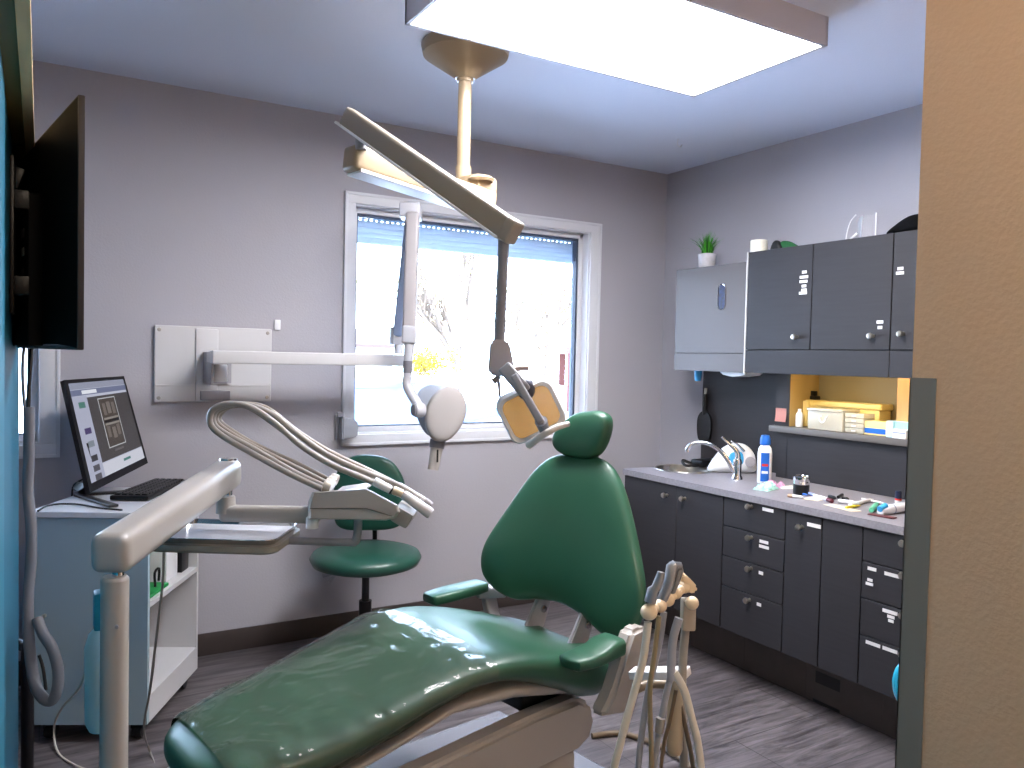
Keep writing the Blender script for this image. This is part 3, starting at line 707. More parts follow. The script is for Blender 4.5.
b = B(); yh = sy(872, 3.37); b2(b, (3.366, yh-.012, SZ+.06), (3.372, yh+.02, SZ+.09), .004); obj('latch', b, mat('tan_latch', 'a9925c', .5), t)
ya, yb = sy(862, 3.24), sy(843, 3.24)
t = thing('mini_drawers', 'small translucent chest of tiny drawers beside the drawer box', 'drawers', (3.27, (ya+yb)/2, SZ))
for k in range(4):
    b = B(); b2(b, (3.25, ya, SZ+.002+k*.023), (3.33, yb, SZ+.023+k*.023), .003); o = obj('drawer', b, CLEAR2, t)
    b = B(); b2(b, (3.244, (ya+yb)/2-.01, SZ+.009+k*.023), (3.25, (ya+yb)/2+.01, SZ+.014+k*.023), .001); obj('pull', b, WHITEP, o)
def carton(label, x0, x1, pa, pb, h, mt, face=None, fn='printed_face', fz=(0, .5), z0=SZ):
    ya, yb = sorted((sy(pa, x0), sy(pb, x0)))
    t = thing('carton', label, 'box', ((x0+x1)/2, (ya+yb)/2, z0))
    b = B(); b2(b, (x0, ya, z0), (x1, yb, z0+h), .0015, 1); obj('box_body', b, mt, t)
    if face: b = B(); b2(b, (x0-.0008, ya+.002, z0+h*fz[0]), (x0, yb-.002, z0+h*fz[1])); obj(fn, b, face, t)
carton('cream carton with a blue front band on the shelf', 3.26, 3.34, 864, 886, .062, CARD, BLUE, 'blue_band', (.12, .5))
carton('pale blue upright carton standing left of the teal carton', 3.235, 3.30, 886, 893, .072, LBOX)
carton('teal carton at the right end of the shelf', 3.245, 3.34, 893.5, 912, .072, TEALB)
carton('small white carton in front of the teal carton', 3.221, 3.243, 892.5, 906, .04, WHITEP, mat('print_grey', '8a94a8', .5), 'printed_line', (.55, .7))

# ------------------------------------------------------------------ things on top of the wall cabinets
c = PX(707, 262, 3.25); c.z = 1.976
t = thing('potted_grass', 'small potted green grass plant on top of the left wall cabinet', 'plant', c)
b = B(); lathe(b, [(0, 0), (.040, 0), (.044, .005), (.052, .085), (.048, .087), (.045, .072), (0, .070)], c); obj('pot', b, POTM, t)
for nm, mt, sd in (('grass_blades', GRASSM, 1), ('grass_blades', GRASSD, 2)):
    rnd = random.Random(sd); b = B()
    for k in range(110 if sd == 1 else 60):
        a = rnd.uniform(0, 6.28); rr = rnd.uniform(0, .032); q = c+V3((rr*math.cos(a), rr*math.sin(a), .068))
        L = rnd.uniform(.10, .17); sp = rnd.uniform(.0, .06)+rr*.8; wd = .0034
        if rnd.random() < .08: sp += .06
        d = V3((math.cos(a), math.sin(a), 0)); s = V3((-d.y, d.x, 0))*wd; pr = None
        for j in range(5):
            f = j/4; m_ = q+d*sp*f*f*1.2+V3((0, 0, L*(f-.25*f*f*(sp/.06)))); w = s*(1-f*.9)
            cur = (b.verts.new(m_-w), b.verts.new(m_+w))
            if pr: b.faces.new((pr[0], pr[1], cur[1], cur[0]))
            pr = cur
    obj(nm, b, mt, t)
def topx(px, x, z=2.023): p = PX(px, 245, x); return V3((x, p.y, z))
c = topx(759, 3.2); b = B(); lathe(b, [(0, .062), (.018, .062), (.02, .064), (.041, .064), (.043, .06), (.043, .002), (.04, 0), (0, 0)], c)
solo('tape_roll', b, mat('cream_roll', 'e2dccb', .4), 'white cylindrical roll on top of the middle wall cabinet', 'roll')
c = topx(777, 3.2); b = B(); pillow(b, smooth_outline([(-.035, 0), (-.02, .04), (.0, .05), (.02, .035), (.035, 0), (0, -.001)], 4), V3((0, -1, 0)), V3((0, 0, 1)), V3((-1, 0, 0)), c+V3((0, 0, .001)), .02, .02, 3)
solo('black_pouch', b, BLACK, 'small black rounded pouch beside the white roll', 'pouch')
c = topx(787, 3.23); b = B(); pillow(b, smooth_outline([(-.04, 0), (-.03, .04), (.0, .046), (.04, .028), (.07, .004), (0, -.001)], 4), V3((0, -1, 0)), V3((0, 0, 1)), V3((-1, 0, 0)), c+V3((0, 0, .001)), .03, .03, 3)
solo('green_hat', b, mat('dark_green_cloth', '1c5a32', .8), 'dark green cloth hat beside the black pouch', 'hat')
c = topx(862, 3.22)
t = thing('clear_face_shields', 'clear plastic face shield standing on top of the middle wall cabinet', 'shield', c)
g = 14
def shield(dy, w, h, lean):
    b = B(); prev = None
    for i in range(g+1):
        a = -1.25+2.5*i/g; x = c.x+.05*(1-math.cos(a))+0; y = c.y+dy+math.sin(a)*w
        hh = h*(1-.08*abs(a)); cur = (b.verts.new((x, y, 2.023)), b.verts.new((x+lean, y, 2.023+hh)))
        if prev: b.faces.new((prev[0], cur[0], cur[1], prev[1]))
        prev = cur
    bmesh.ops.solidify(b, geom=b.faces[:], thickness=.0015)
    return b
obj('visor', shield(.0, .055, .115, .01), film('visor_film', 'f4f4f8', .03, .45), t)
b = B(); q = topx(851, 3.21); tube(b, [topx(845.5, 3.2)+V3((0, 0, .002)), topx(847, 3.2)+V3((0, 0, .05)), topx(850, 3.2)+V3((0, 0, .09)), topx(855, 3.2)+V3((0, 0, .115))], .0028, 6, 4); tube(b, [topx(875, 3.2)+V3((0, 0, .002)), topx(875, 3.2)+V3((0, 0, .11))], .003, 6, 1)
obj('visor_edge', b, WHITEP, t)
b = B(); tube(b, [topx(850, 3.18)+V3((0, 0, .003)), topx(857, 3.18)+V3((0, 0, .028))], [.005, .006], 8, 1); obj('strap_end', b, WHITEP, t)
c = topx(912, 3.2); b = B(); pillow(b, smooth_outline([(-.11, .0), (-.06, .04), (.0, .068), (.05, .07), (.07, .05), (.07, .0), (0, -.001)], 5), V3((0, -1, 0)), V3((0, 0, 1)), V3((-1, 0, 0)), c+V3((0, 0, .001)), .05, .05, 4)
solo('domed_hat', b, mat('black_cloth', '0c0c0e', .95, spec=.1), 'black domed hat on top of the cabinets beside the beige wall', 'hat')

# ------------------------------------------------------------------ wall plates and x-ray unit
yw = YB
q = PY(277, 325, yw)
b = B(); box(b, (q.x, yw-.006, q.z), (.03, .012, .05), None, .003)
solo('wall_switch', b, WHITEP, 'tiny white switch plate on the grey wall above the x-ray wall plate', 'switch', base=(q.x, yw, q.z))
pA, pB = PY(154, 326, yw), PY(270, 402, yw)
t = thing('wall_bracket_plate', 'white rectangular back plate screwed on the wall carrying the x-ray arm', 'wall plate', ((pA.x+pB.x)/2, yw-.02, pB.z))
x0, x1, z0, z1 = pA.x, pB.x, 1.212, 1.565
b = B(); b2(b, (x0, yw-.022, z0), (x1, yw-.001, z1), .006, 3); obj('back_plate', b, LAM, t)
b = B(); b2(b, (x0+.175, yw-.034, z0+.004), (x0+.275, yw-.02, z1-.01), .006); b2(b, (x0+.006, yw-.026, z0+.075), (x1-.006, yw-.02, z0+.08), .002); obj('raised_panel', b, LAM, t)
b = B(); b2(b, (x0+.195, yw-.05, z0+.008), (x0+.33, yw-.02, z0+.055), .008); obj('lower_block', b, GREYP, t)
for xx in (x0+.02, x1-.02):
    for zz in (z0+.02, z1-.02):
        b = B(); lathe(b, [(.009, 0), (.008, .003), (0, .004)], (xx, yw-.022, zz), (0, -1, 0), 14); obj('screw', b, STEEL, t)
ar = PY(213, 357, 3.75)
t = thing('xray_unit', 'white wall mounted dental x-ray unit with folded arm and round head before the window', 'x-ray unit', (.66, 3.75, 1.3))
b = B(); q = PY(216, 372, 3.80); b2(b, (q.x-.035, 3.72, q.z-.055), (q.x-.025, yw-.034, q.z+.09), .002); b2(b, (q.x-.035, yw-.05, q.z-.055), (q.x+.09, yw-.034, q.z+.09), .002); obj('pivot_bracket', b, GREYP, t)
b = B(); lathe(b, [(0, 0), (.035, 0), (.037, .004), (.037, .075), (.035, .08), (0, .08)], (q.x+.012, 3.80, q.z-.045)); obj('pivot_drum', b, WHITEP, t)
b = B(); a_ = PY(211, 356, 3.66); e_ = PY(403, 361, 3.66)
b2(b, (a_.x, 3.625, a_.z-.032), (e_.x+.01, 3.69, a_.z+.025), .006, 3); b2(b, (a_.x+.01, 3.69, a_.z-.03), (a_.x+.07, 3.83, a_.z+.02), .004); obj('horizontal_arm', b, LAM, t)
tj = (e_-CAM).dot(fwd)
b = B(); cyl(b, P(398.5, 354, tj), P(398.5, 342, tj), .021); obj('arm_stub', b, WHITEP, t)
b = B(); beam(b, P(397.5, 345, tj), P(398, 327, tj), .07, .05, .008, up=V3((0, -1, 0))); obj('lower_joint', b, LGREY, t)
tb = tj-.14; ta = tj+.0
b = B(); beam(b, P(398, 336, ta), P(411, 214, ta-.06), .045, .075, .01, up=fwd*-1); obj('rear_arm', b, mat('blue_grey_enamel', '8e9ab4', .4), t)
b = B(); beam(b, P(411, 209, tb+.09), P(411, 207, tb-.0), .075, .055, .01); box(b, P(411, 212, tb+.03), (.10, .15, .07), Matrix.Rotation(-.5, 3, 'Z'), .01, 3); obj('upper_joint', b, LGREY, t)
b = B(); beam(b, P(413, 212, tb-.03), P(409, 338, tb-.03), .055, .062, .014, up=RT); obj('front_arm', b, mat('grey_beige_enamel', 'a9a3a4', .4), t)
b = B(); beam(b, P(410.5, 326, tb-.035), P(409.5, 344, tb-.035), .072, .07, .012, up=RT); obj('front_joint', b, LGREY, t)
b = B(); tube(b, [P(409.5, 342, tb-.04), P(408, 362, tb-.04)], [.026, .021], 20, 1); tube(b, [P(407.5, 372, tb-.04), P(407, 384, tb-.04), P(410, 392, tb-.05), P(416, 402, tb-.06), P(420, 411, tb-.07)], [.020, .022, .023, .024, .026], 18, 4); obj('yoke', b, LGREY, t)
b = B(); tube(b, [P(408, 361, tb-.04), P(407.5, 373, tb-.04)], [.0225, .0225], 20, 1); obj('swivel_ring', b, mat('dark_grey_ring', '77757c', .4), t)
hc = P(440.5, 412, tb-.02)
b = B(); s_ = (tb-.02)/F
HM = mat('xray_head_enamel', 'a49e9b', .55)
def hol(pts, q): return [(u*s_, v*s_) for u, v in smooth_outline(pts, 5)]
b = B(); pillow(b, hol([(-16, -8), (-18, 6), (-15, 20), (-4, 27), (10, 25), (20, 14), (22, 0), (18, -14), (8, -24), (-6, -24)], 0), RT, UP, -fwd, P(434, 411, tb+.03), .07, .06, 6, nn=4.5); obj('head_rear_housing', b, mat('xray_rear_enamel', '9aa0ac', .55), t)
b = B(); hn3 = (-fwd+RT*.25).normalized(); hu3 = (RT-hn3*RT.dot(hn3)).normalized()
pillow(b, hol([(-18, -14), (-17, 4), (-8, 19), (4, 26), (14, 23), (21, 12), (22, -1), (17, -14), (9, -24), (0, -29), (-11, -27)], 0), hu3, UP, hn3, P(444, 412, tb-.06), .035, .07, 6, nn=4.0); obj('tube_head', b, HM, t)
b = B(); lathe(b, [(0, -.02), (.030, -.018), (.034, -.01), (.034, .02), (.030, .028), (0, .03)], P(420, 410, tb-.13), (-RT*.8-fwd*.5), 24); obj('pivot_knob', b, LGREY, t)
b = B(); lathe(b, [(.026, 0), (.026, .006), (0, .007)], P(420, 410, tb-.13)+(-RT*.8-fwd*.5).normalized()*.03, (-RT*.8-fwd*.5), 20); obj('knob_cap', b, mat('dark_grey_ring', '77757c', .4), t)
cu_, cd_ = P(438, 440, tb-.02), P(433, 470, tb-.04)
b = B(); cyl(b, cu_, cu_+(cd_-cu_)*.27, .038, .036, 28); obj('collar', b, mat('dark_grey_ring', '77757c', .4), t)
b = B(); cyl(b, cu_+(cd_-cu_)*.22, cd_, .030, .026, 28); obj('aiming_cone', b, CLEAR2 if 0 else mat('cone_plastic', 'a39c96', .5), t)
b = B(); q = P(437.5, 456, tb-.075); box(b, q, (.008, .006, .06), None, .002); obj('cone_mark', b, BLACK, t)
# hand-switch holder left below the window
q = PY(343, 426, yw)
t = thing('exposure_switch_holder', 'grey wall mounted holder box at the lower left window corner', 'holder', (q.x, yw-.03, q.z-.07))
b = B(); b2(b, (q.x-.045, yw-.018, q.z-.07), (q.x-.03, yw-.001, q.z+.06), .003); b2(b, (q.x-.042, yw-.04, q.z+.05), (q.x-.01, yw-.02, q.z+.075), .004); obj('bracket', b, GREYP, t)
b = B(); prism(b, [(q.x-.03, yw-.023, q.z+.055), (q.x+.045, yw-.023, q.z+.035), (q.x+.055, yw-.023, q.z+.01), (q.x+.05, yw-.023, q.z-.05), (q.x-.03, yw-.023, q.z-.065)], (0, -.06, 0)); bmesh.ops.bevel(b, geom=b.edges[:], offset=.006, segments=2, affect='EDGES'); obj('housing', b, mat('holder_grey', '9fa3ac', .4), t)

# ------------------------------------------------------------------ operating light on the ceiling pole
PT = 3.1
pj = P(463, 185, PT)
t = thing('operating_light', 'beige ceiling mounted dental operating light with crossed arms and yellow reflector head', 'lamp', (pj.x, pj.y, 2.66))
cx, cy = pj.x, pj.y
b = B(); lathe(b, [(0, -.001), (.168, -.001), (.172, -.012), (.165, -.045), (.05, -.122), (.04, -.132), (0, -.132)], (cx+.0, cy+.0, ZC), n=8 if 0 else 40); obj('ceiling_canopy', b, BEIGEW, t)
b = B(); cyl(b, (cx, cy, 2.55), (cx, cy, 2.07), .026, n=24); obj('pole', b, BEIGEW, t)
b = B(); cyl(b, (cx, cy, 2.19), (cx, cy, 2.06), .031, n=24); obj('pole_sleeve', b, BEIGEW, t)
b = B(); cyl(b, (cx, cy, 2.54), (cx, cy, 2.515), .032, n=24); obj('pole_collar', b, BEIGEW, t)
# lower arm
L1 = P(354, 159, 2.62); R1 = V3((cx, cy, 2.10)); R1b = P(486, 203, 3.02)
d = (R1b-L1).normalized()
b = B(); beam(b, L1-d*.02, R1b+d*.02, .085, .085, .016); obj('lower_arm', b, BEIGEW, t)
b = B(); beam(b, L1+V3((0, 0, -.043)), L1+(R1b-L1)*.86+V3((0, 0, -.043)), .088, .012, .003); obj('arm_underside_trim', b, WHITE, t)
b = B(); box(b, P(478, 190, 3.06), (.12, .10, .10), Matrix.Rotation(.4, 3, 'Z'), .015); lathe(b, [(.045, 0), (.05, .01), (.04, .02), (0, .02)], P(481, 182, 3.02), n=24); obj('pole_joint', b, BEIGEW, t)
L2 = P(352, 121, 2.58); R2 = P(514, 233, 2.27)
b = B(); cyl(b, P(361, 150, 2.59), P(360, 128, 2.59), .018); obj('pivot_post', b, GREYP, t)
d2 = (R2-L2).normalized(); M = []
b = B(); beam(b, L2-d2*.03, R2-d2*.01, .05, .070, .014, up=UP); obj('upper_arm', b, mat('arm_taupe', '8f867c', .35, coat=.2), t)
b = B(); beam(b, L2-d2*.06-UP*.036, L2+(R2-L2)*.93-UP*.042, .058, .008, .002, up=UP); obj('arm_lower_trim', b, WHITE, t)
b = B(); beam(b, R2-d2*.035, R2+d2*.008, .053, .072, .012, up=UP); obj('arm_end_cap', b, mat('arm_taupe', '8f867c', .35, coat=.2), t)
g1, g2 = P(504, 236, 2.285), P(499, 346, 2.285)
b = B(); cyl(b, g1+V3((0, 0, .01)), g2, .016, .016, 20); obj('drop_tube', b, mat('post_grey', '787a84', .5), t)
td = 2.285
b = B(); 
prism(b, [P(490, 342, td-.03), P(494, 339, td-.03), P(507, 340, td-.03), P(510, 345, td-.03), P(514, 366, td-.03), P(512, 373, td-.03), P(500, 377, td-.03), P(489, 374, td-.03), P(488, 370, td-.03)], fwd*.06)
bmesh.ops.bevel(b, geom=b.edges[:], offset=.006, segments=2, affect='EDGES'); obj('head_yoke_box', b, mat('yoke_grey', 'a7a3a8', .4), t)
b = B(); tube(b, [P(512, 371, td), P(521, 368, td), P(529, 368.5, td)], [.010, .008, .007], 10, 3); tube(b, [P(497, 375, td), P(499, 385, td), P(500, 398, td)], [.005, .005, .003], 8, 2); tube(b, [P(500, 376, td), P(493, 382, td)], [.007, .009], 10, 1); obj('brake_levers', b, mat('lever_pinkgrey', 'a08f8c', .4), t)
th = 2.26
b = B(); beam(b, P(505, 368, th-.02), P(524, 390, th-.055), .04, .05, .008, up=-fwd); beam(b, P(514, 376, th-.05), P(542, 424, th-.10), .022, .036, .006, up=-fwd); tube(b, [P(541, 421, th-.10), P(545, 432, th-.06)], [.018, .014], 12, 1); obj('center_arm', b, mat('yoke_dark', '85868e', .4), t)
b = B(); ball(b, P(526, 389, th+.0), .027, (1, 1, 1.2)); obj('ball_joint', b, mat('ball_navy', '3a3d4c', .35), t)
# head: bowl shaped reflector with bezel, facing down-left towards the headrest
hc = P(531, 411, th+.02)
ang = math.radians(26)
hu = (RT*math.cos(ang)+UP*math.sin(ang)); hv = (-RT*math.sin(ang)+UP*math.cos(ang))
hn = (-fwd*.93 - UP*.25 + RT*.1).normalized(); hu = (hu-hn*hu.dot(hn)).normalized(); hv = hn.cross(hu)
def rrect(w, h, r, k=6):
    out = []
    for (sx, sy, a0) in ((1, 1, 0), (-1, 1, 90), (-1, -1, 180), (1, -1, 270)):
        for i in range(k+1):
            a = math.radians(a0+90*i/k); out.append((sx*(w-r)+math.cos(a)*r, sy*(h-r)+math.sin(a)*r))
    return out
def rr3(w, h, r, off, taper=0): return [hc+hu*(u*.84)+hv*v*.90+hn*off for u, v in rrect(w, h, r)]
b = B(); loft(b, [rr3(.086, .068, .030, .012), rr3(.098, .080, .034, .016), rr3(.104, .086, .036, .006), rr3(.102, .084, .036, -.012)], cap=False); obj('head_bezel', b, LAMPCOVER, t)
b = B(); loft(b, [rr3(.102, .084, .036, -.012), rr3(.088, .072, .034, -.05), rr3(.055, .045, .03, -.075), rr3(.02, .015, .01, -.08)], cap=True); obj('head_shell', b, LAMPCOVER, t)
b = B(); loft(b, [rr3(.086, .068, .030, .010), rr3(.074, .056, .026, -.012), rr3(.05, .036, .02, -.030), rr3(.02, .014, .01, -.036)], cap=True); obj('amber_reflector', b, AMBER, t)
b = B(); loft(b, [rr3(.0865, .0685, .030, .011), rr3(.0865, .0685, .030, .013)]); obj('front_lens', b, CLEAR, t)
b = B(); tube(b, [P(529, 445, th-.06), P(536, 440, th-.09), P(548, 432, th-.11), P(558, 427, th-.10), P(568, 424, th-.07)], [.011, .010, .009, .009, .008], 12, 5); tube(b, [P(546, 433, th-.10), P(545, 428, th-.04)], .007, 8, 1); obj('handle', b, mat('handle_white', 'b9b6b4', .4), t)

# ------------------------------------------------------------------ dental chair (local x runs from feet to head, y to the far side)
RZ = math.radians(10.55)
t = chair = thing('dental_chair', 'green vinyl dental patient chair with beige base and plastic covered leg rest', 'dental chair', (1.25, 2.06, 0), RZ)
def sec(s, hw, zt, th, dish=0, roll=0, n=28, ex=.62):
    out = []
    for k in range(n):
        a = 2*math.pi*k/n; ca, sa = math.cos(a), math.sin(a)
        y = hw*math.copysign(abs(ca)**ex, ca)
        q = abs(y/hw)
        z = zt-th/2+th/2*math.copysign(abs(sa)**.75, sa)
        if sa > 0: z -= dish*(1-q*q)*min(1, sa*2)
        out.append(V3((s, y, z)))
    return out
SE = [(-1.005, .05, .535, .03, 0), (-1.0, .11, .548, .060, 0), (-.975, .160, .562, .085, 0), (-.93, .198, .574, .104, .0), (-.84, .228, .588, .110, .002), (-.72, .246, .607, .106, .006), (-.60, .256, .634, .098, .012), (-.48, .265, .664, .088, .014),
      (-.36, .276, .688, .082, .008), (-.24, .288, .696, .105, .012), (-.12, .294, .682, .140, .03), (0, .298, .657, .175, .045), (.07, .296, .638, .190, .05), (.13, .28, .616, .180, .045), (.185, .23, .594, .14, .03), (.205, .16, .575, .07, .01)]
b = B(); loft(b, [sec(*q) for q in SE]); seat = obj('seat_and_leg_cushion', b, GREEN, t, local=True, subsurf=1, ang=80)
b = B(); 
def cov(s):
    for a_, c_ in zip(SE, SE[1:]):
        if a_[0] <= s <= c_[0]:
            f = (s-a_[0])/(c_[0]-a_[0]); return [a_[i]*(1-f)+c_[i]*f for i in range(5)]
rings = []
for i in range(61):
    s = -.955+.65*i/60; q = cov(s); r = sec(s, q[1]+.007, q[2]+.007, q[3]+.012, q[4], n=72)
    rr = []
    for p_ in r:
        nz = noise.noise(V3((s*7, p_.y*9, 1.3)))*.007+noise.noise(V3((s*19+p_.y*6, p_.y*14, 4)))*.005
        up2 = 1 if p_.z > q[2]-q[3]*.55 else .3
        rr.append(p_+V3((0, 0, abs(nz)*up2 if p_.z > q[2]-q[3]/2 else -abs(nz)*.6))+V3((0, math.copysign(abs(nz)*.4, p_.y), 0)))
    rings.append(rr)
loft(b, rings, cap=False); obj('plastic_cover', b, WRAP, t, local=True, ang=180, label='clear wrinkled plastic cover on the leg rest')
b = B(); loft(b, [sec(s, hw, z, th) for s, hw, z, th in [(-.98, .16, .45, .03), (-.9, .20, .462, .035), (-.6, .22, .522, .035), (-.4, .23, .585, .05), (-.2, .24, .592, .07), (0, .24, .55, .07), (.2, .22, .51, .05)]]); obj('under_shell', b, BEIGE, t, local=True, ang=60)
# backrest pad
BO = [(0, .565), (.06, .56), (.115, .54), (.16, .495), (.20, .43), (.24, .345), (.276, .26), (.303, .18), (.306, .11), (.285, .05), (.23, .014), (.165, .018), (.09, .055), (0, .078)]
BO = BO+[(-u, v) for u, v in BO[-2:0:-1]]
BO = [(u-.012, v-.012+(.068*min(1, u/.26)*(1-v/.4) if u > 0 and v < .4 else 0)) for u, v in BO]
lean = math.radians(12)
by = Matrix.Rotation(math.radians(14), 3, 'Z')
bu = by @ V3((0, 1, 0)); bv = by @ V3((math.sin(lean), 0, math.cos(lean))); bn = by @ V3((-math.cos(lean), 0, math.sin(lean)))
BC = V3((.175, 0, .60))
def bdish(u, v): return .045*(u/.29)**2-.012
b = B(); pillow(b, smooth_outline(BO, 3), bu, bv, bn, BC, .062, .045, 8, bdish, nn=2.6); obj('backrest', b, GREEN, t, local=True, subsurf=1, ang=80)
# headrest
HO = smooth_outline([(0, .082), (.045, .072), (.080, .045), (.103, .008), (.106, -.03), (.088, -.060), (.05, -.078), (0, -.083), (-.045, -.080), (-.075, -.060), (-.094, -.02), (-.10, .03), (-.085, .068), (-.045, .085)], 4)
HO = [(u*.95-.16*v, v*.95) for u, v in HO]
hl = math.radians(5); hv_ = by @ V3((math.sin(hl), 0, math.cos(hl))); hn_ = by @ V3((-math.cos(hl), 0, math.sin(hl)))
b = B(); pillow(b, HO, bu, hv_, hn_, V3((.292, 0, 1.29)) if 0 else V3((.285, -.005, 1.205)), .050, .045, 6, lambda u, v: .02*(u/.1)**2-.010); obj('headrest', b, GREEN, t, local=True, subsurf=1, ang=80)
b = B(); beam(b, (.30, 0, 1.02), (.335, 0, 1.20), .05, .012, .003, up=V3((1, 0, 0))); beam(b, (.30, -.035, 1.08), (.315, -.035, 1.16), .012, .012, .003, up=V3((1, 0, 0))); obj('headrest_bar', b, CHROME, t, local=True)
# back shell and hinge brackets
b = B(); pillow(b, smooth_outline([(u*.8, v*.82+.05) for u, v in BO], 2), bu, bv, -bn, BC-bn*.035, .02, .01, 4); obj('back_shell', b, BEIGE, t, local=True, ang=60)
for sgn, nm in ((1, 'hinge_bracket'), (-1, 'hinge_bracket')):
    b = B(); prism(b, [(.10, sgn*.10-.008, .52), (.20, sgn*.10-.008, .52), (.235, sgn*.10-.008, .60), (.27, sgn*.10-.008, .70), (.22, sgn*.10-.008, .72), (.17, sgn*.10-.008, .63)], (0, .016, 0)); bmesh.ops.bevel(b, geom=b.edges[:], offset=.004, segments=2, affect='EDGES')
    br_ = obj('hinge_bracket', b, GREYP, t, local=True)
    for sx, sz in ((.21, .62), (.235, .67)):
        b = B(); lathe(b, [(.012, 0), (.011, .006), (0, .007)], (sx, sgn*.10-.008, sz), (0, -1, 0), 14); obj('bolt', b, CHROME, br_, local=True)
# armrests
def armrest(sgn):
    w = sgn*(.335 if sgn > 0 else .315); b = B()
    if sgn < 0: L = [(-.085, .026, .640, .022), (-.078, .040, .645, .030), (-.03, .048, .647, .034), (.02, .048, .652, .040), (.06, .048, .666, .050), (.10, .046, .668, .050), (.106, .036, .666, .036)]
    else: L = [(-.085, .030, .660, .026), (-.077, .040, .663, .034), (0, .046, .668, .036), (.10, .046, .670, .036), (.14, .042, .670, .032), (.146, .034, .669, .026)]
    loft(b, [[p+V3((0, w, 0)) for p in sec(s, hw, z, th, n=20, ex=.28)] for s, hw, z, th in L])
    return obj('armrest', b, GREEN, t, local=True, ang=50)
armrest(-1); armrest(1)
b = B(); beam(b, (.12, .335, .635), (.22, .30, .63), .05, .04, .01); beam(b, (.17, .335, .63), (.17, .30, .53), .03, .05, .008, up=V3((1, 0, 0))); obj('armrest_support', b, GREYP, t, local=True)
# near side bracket (beige upright between seat and backrest)
b = B(); prism(b, [(.0, -.31, .475), (.12, -.31, .455), (.185, -.31, .54), (.212, -.31, .64), (.205, -.31, .675), (.17, -.31, .692), (.125, -.31, .685), (.09, -.31, .62), (.05, -.31, .53)], (0, -.055, 0)); bmesh.ops.bevel(b, geom=b.edges[:], offset=.012, segments=3, affect='EDGES'); obj('side_upright', b, BEIGE, t, local=True)
# lift base
b = B(); prism(b, [(-.80, -.21, .28), (-.10, -.21, .285), (.08, -.21, .29), (.135, -.21, .315), (.155, -.21, .37), (.135, -.21, .425), (.08, -.21, .455), (-.10, -.21, .452), (-.80, -.21, .40)], (0, .075, 0)); bmesh.ops.bevel(b, geom=b.edges[:], offset=.018, segments=3, affect='EDGES'); obj('lift_arm', b, BEIGE, t, local=True)
b = B(); box(b, (.02, -.04, .48), (.22, .20, .09), None, .01); obj('seat_carrier', b, BLACK, t, local=True)
b = B(); box(b, (-.10, .15, .03), (1.06, .82, .058), None, .02, 3); obj('base_plate', b, mat('base_plate_gloss', 'a9b0be', .06, coat=1, metal=.5), t, local=True)
b = B(); b2(b, (-.30, -.20, .055), (.08, -.14, .30), .02); obj('pedestal', b, BEIGE, t, local=True)
b = B(); tube(b, [(.16, -.24, .10), (.27, -.20, .09), (.29, -.08, .085), (.2, .0, .08)], .018, 10, 5); obj('foot_bar', b, mat('tan_metal', '8a7a66', .35, coat=.2), t, local=True)

# ------------------------------------------------------------------ operator stool by the wall
c = P(366, 560, 3.72); c.z = 0
t = thing('operator_stool', 'green vinyl rolling stool with round seat and low backrest under the window', 'stool', c)
b = B(); lathe(b, [(0, .455), (.20, .462), (.245, .478), (.258, .505), (.245, .528), (.20, .542), (.12, .548), (0, .542)], c, n=48); obj('seat', b, STOOLG, t, ang=80)
b = B(); lathe(b, [(0, .435), (.10, .438), (.16, .455), (0, .455)], c); obj('seat_plate', b, GREYP, t)
b = B(); cyl(b, c+V3((0, 0, .09)), c+V3((0, 0, .30)), .030); obj('column_sleeve', b, BLACKS, t)
b = B(); cyl(b, c+V3((0, 0, .29)), c+V3((0, 0, .44)), .018); obj('gas_lift', b, BLACKS, t)
for (q, m_) in (((-.20, .415), 0), ((-.17, .39), 1)):
    b = B(); tube(b, [c+V3((0, -.02, .437)), c-RT*.12+V3((0, 0, .432)), c-RT*(-q[0])+V3((0, 0, q[1]))], [.006, .006, .011], 8, 3); obj('lever', b, GREYP, t)
b = B(); sb = c+fw*.12
tube(b, [c+fw*.10+V3((0, 0, .448)), c+fw*.21+V3((0, 0, .44)), c+fw*.235+V3((0, 0, .52)), c+fw*.20+V3((0, 0, .72))], .012, 10, 4); obj('back_post', b, BLACKS, t)
bo = smooth_outline([(-.15, -.17), (-.17, -.02), (-.15, .11), (-.09, .165), (.0, .175), (.10, .15), (.165, .06), (.185, -.06), (.15, -.17), (0, -.19)], 4)
b = B(); bc = P(369, 491, 3.82); pillow(b, bo, RT, V3((0, 0, 1)), -fw, bc, .035, .03, 6); obj('backrest', b, STOOLG, t, ang=80, subsurf=1)
for k in range(5):
    a = k*2*math.pi/5+.5; e = c+V3((math.cos(a), math.sin(a), 0))*.27
    b = B(); beam(b, c+V3((0, 0, .10)), e+V3((0, 0, .075)), .04, .03, .01); o = obj('base_spoke', b, BLACKS, t)
    b = B(); lathe(b, [(0, -.016), (.026, -.014), (.028, 0), (.026, .014), (0, .016)], e+V3((0, 0, .030)), (math.sin(a), math.cos(a), 0), 18); obj('caster', b, BLACK, o)

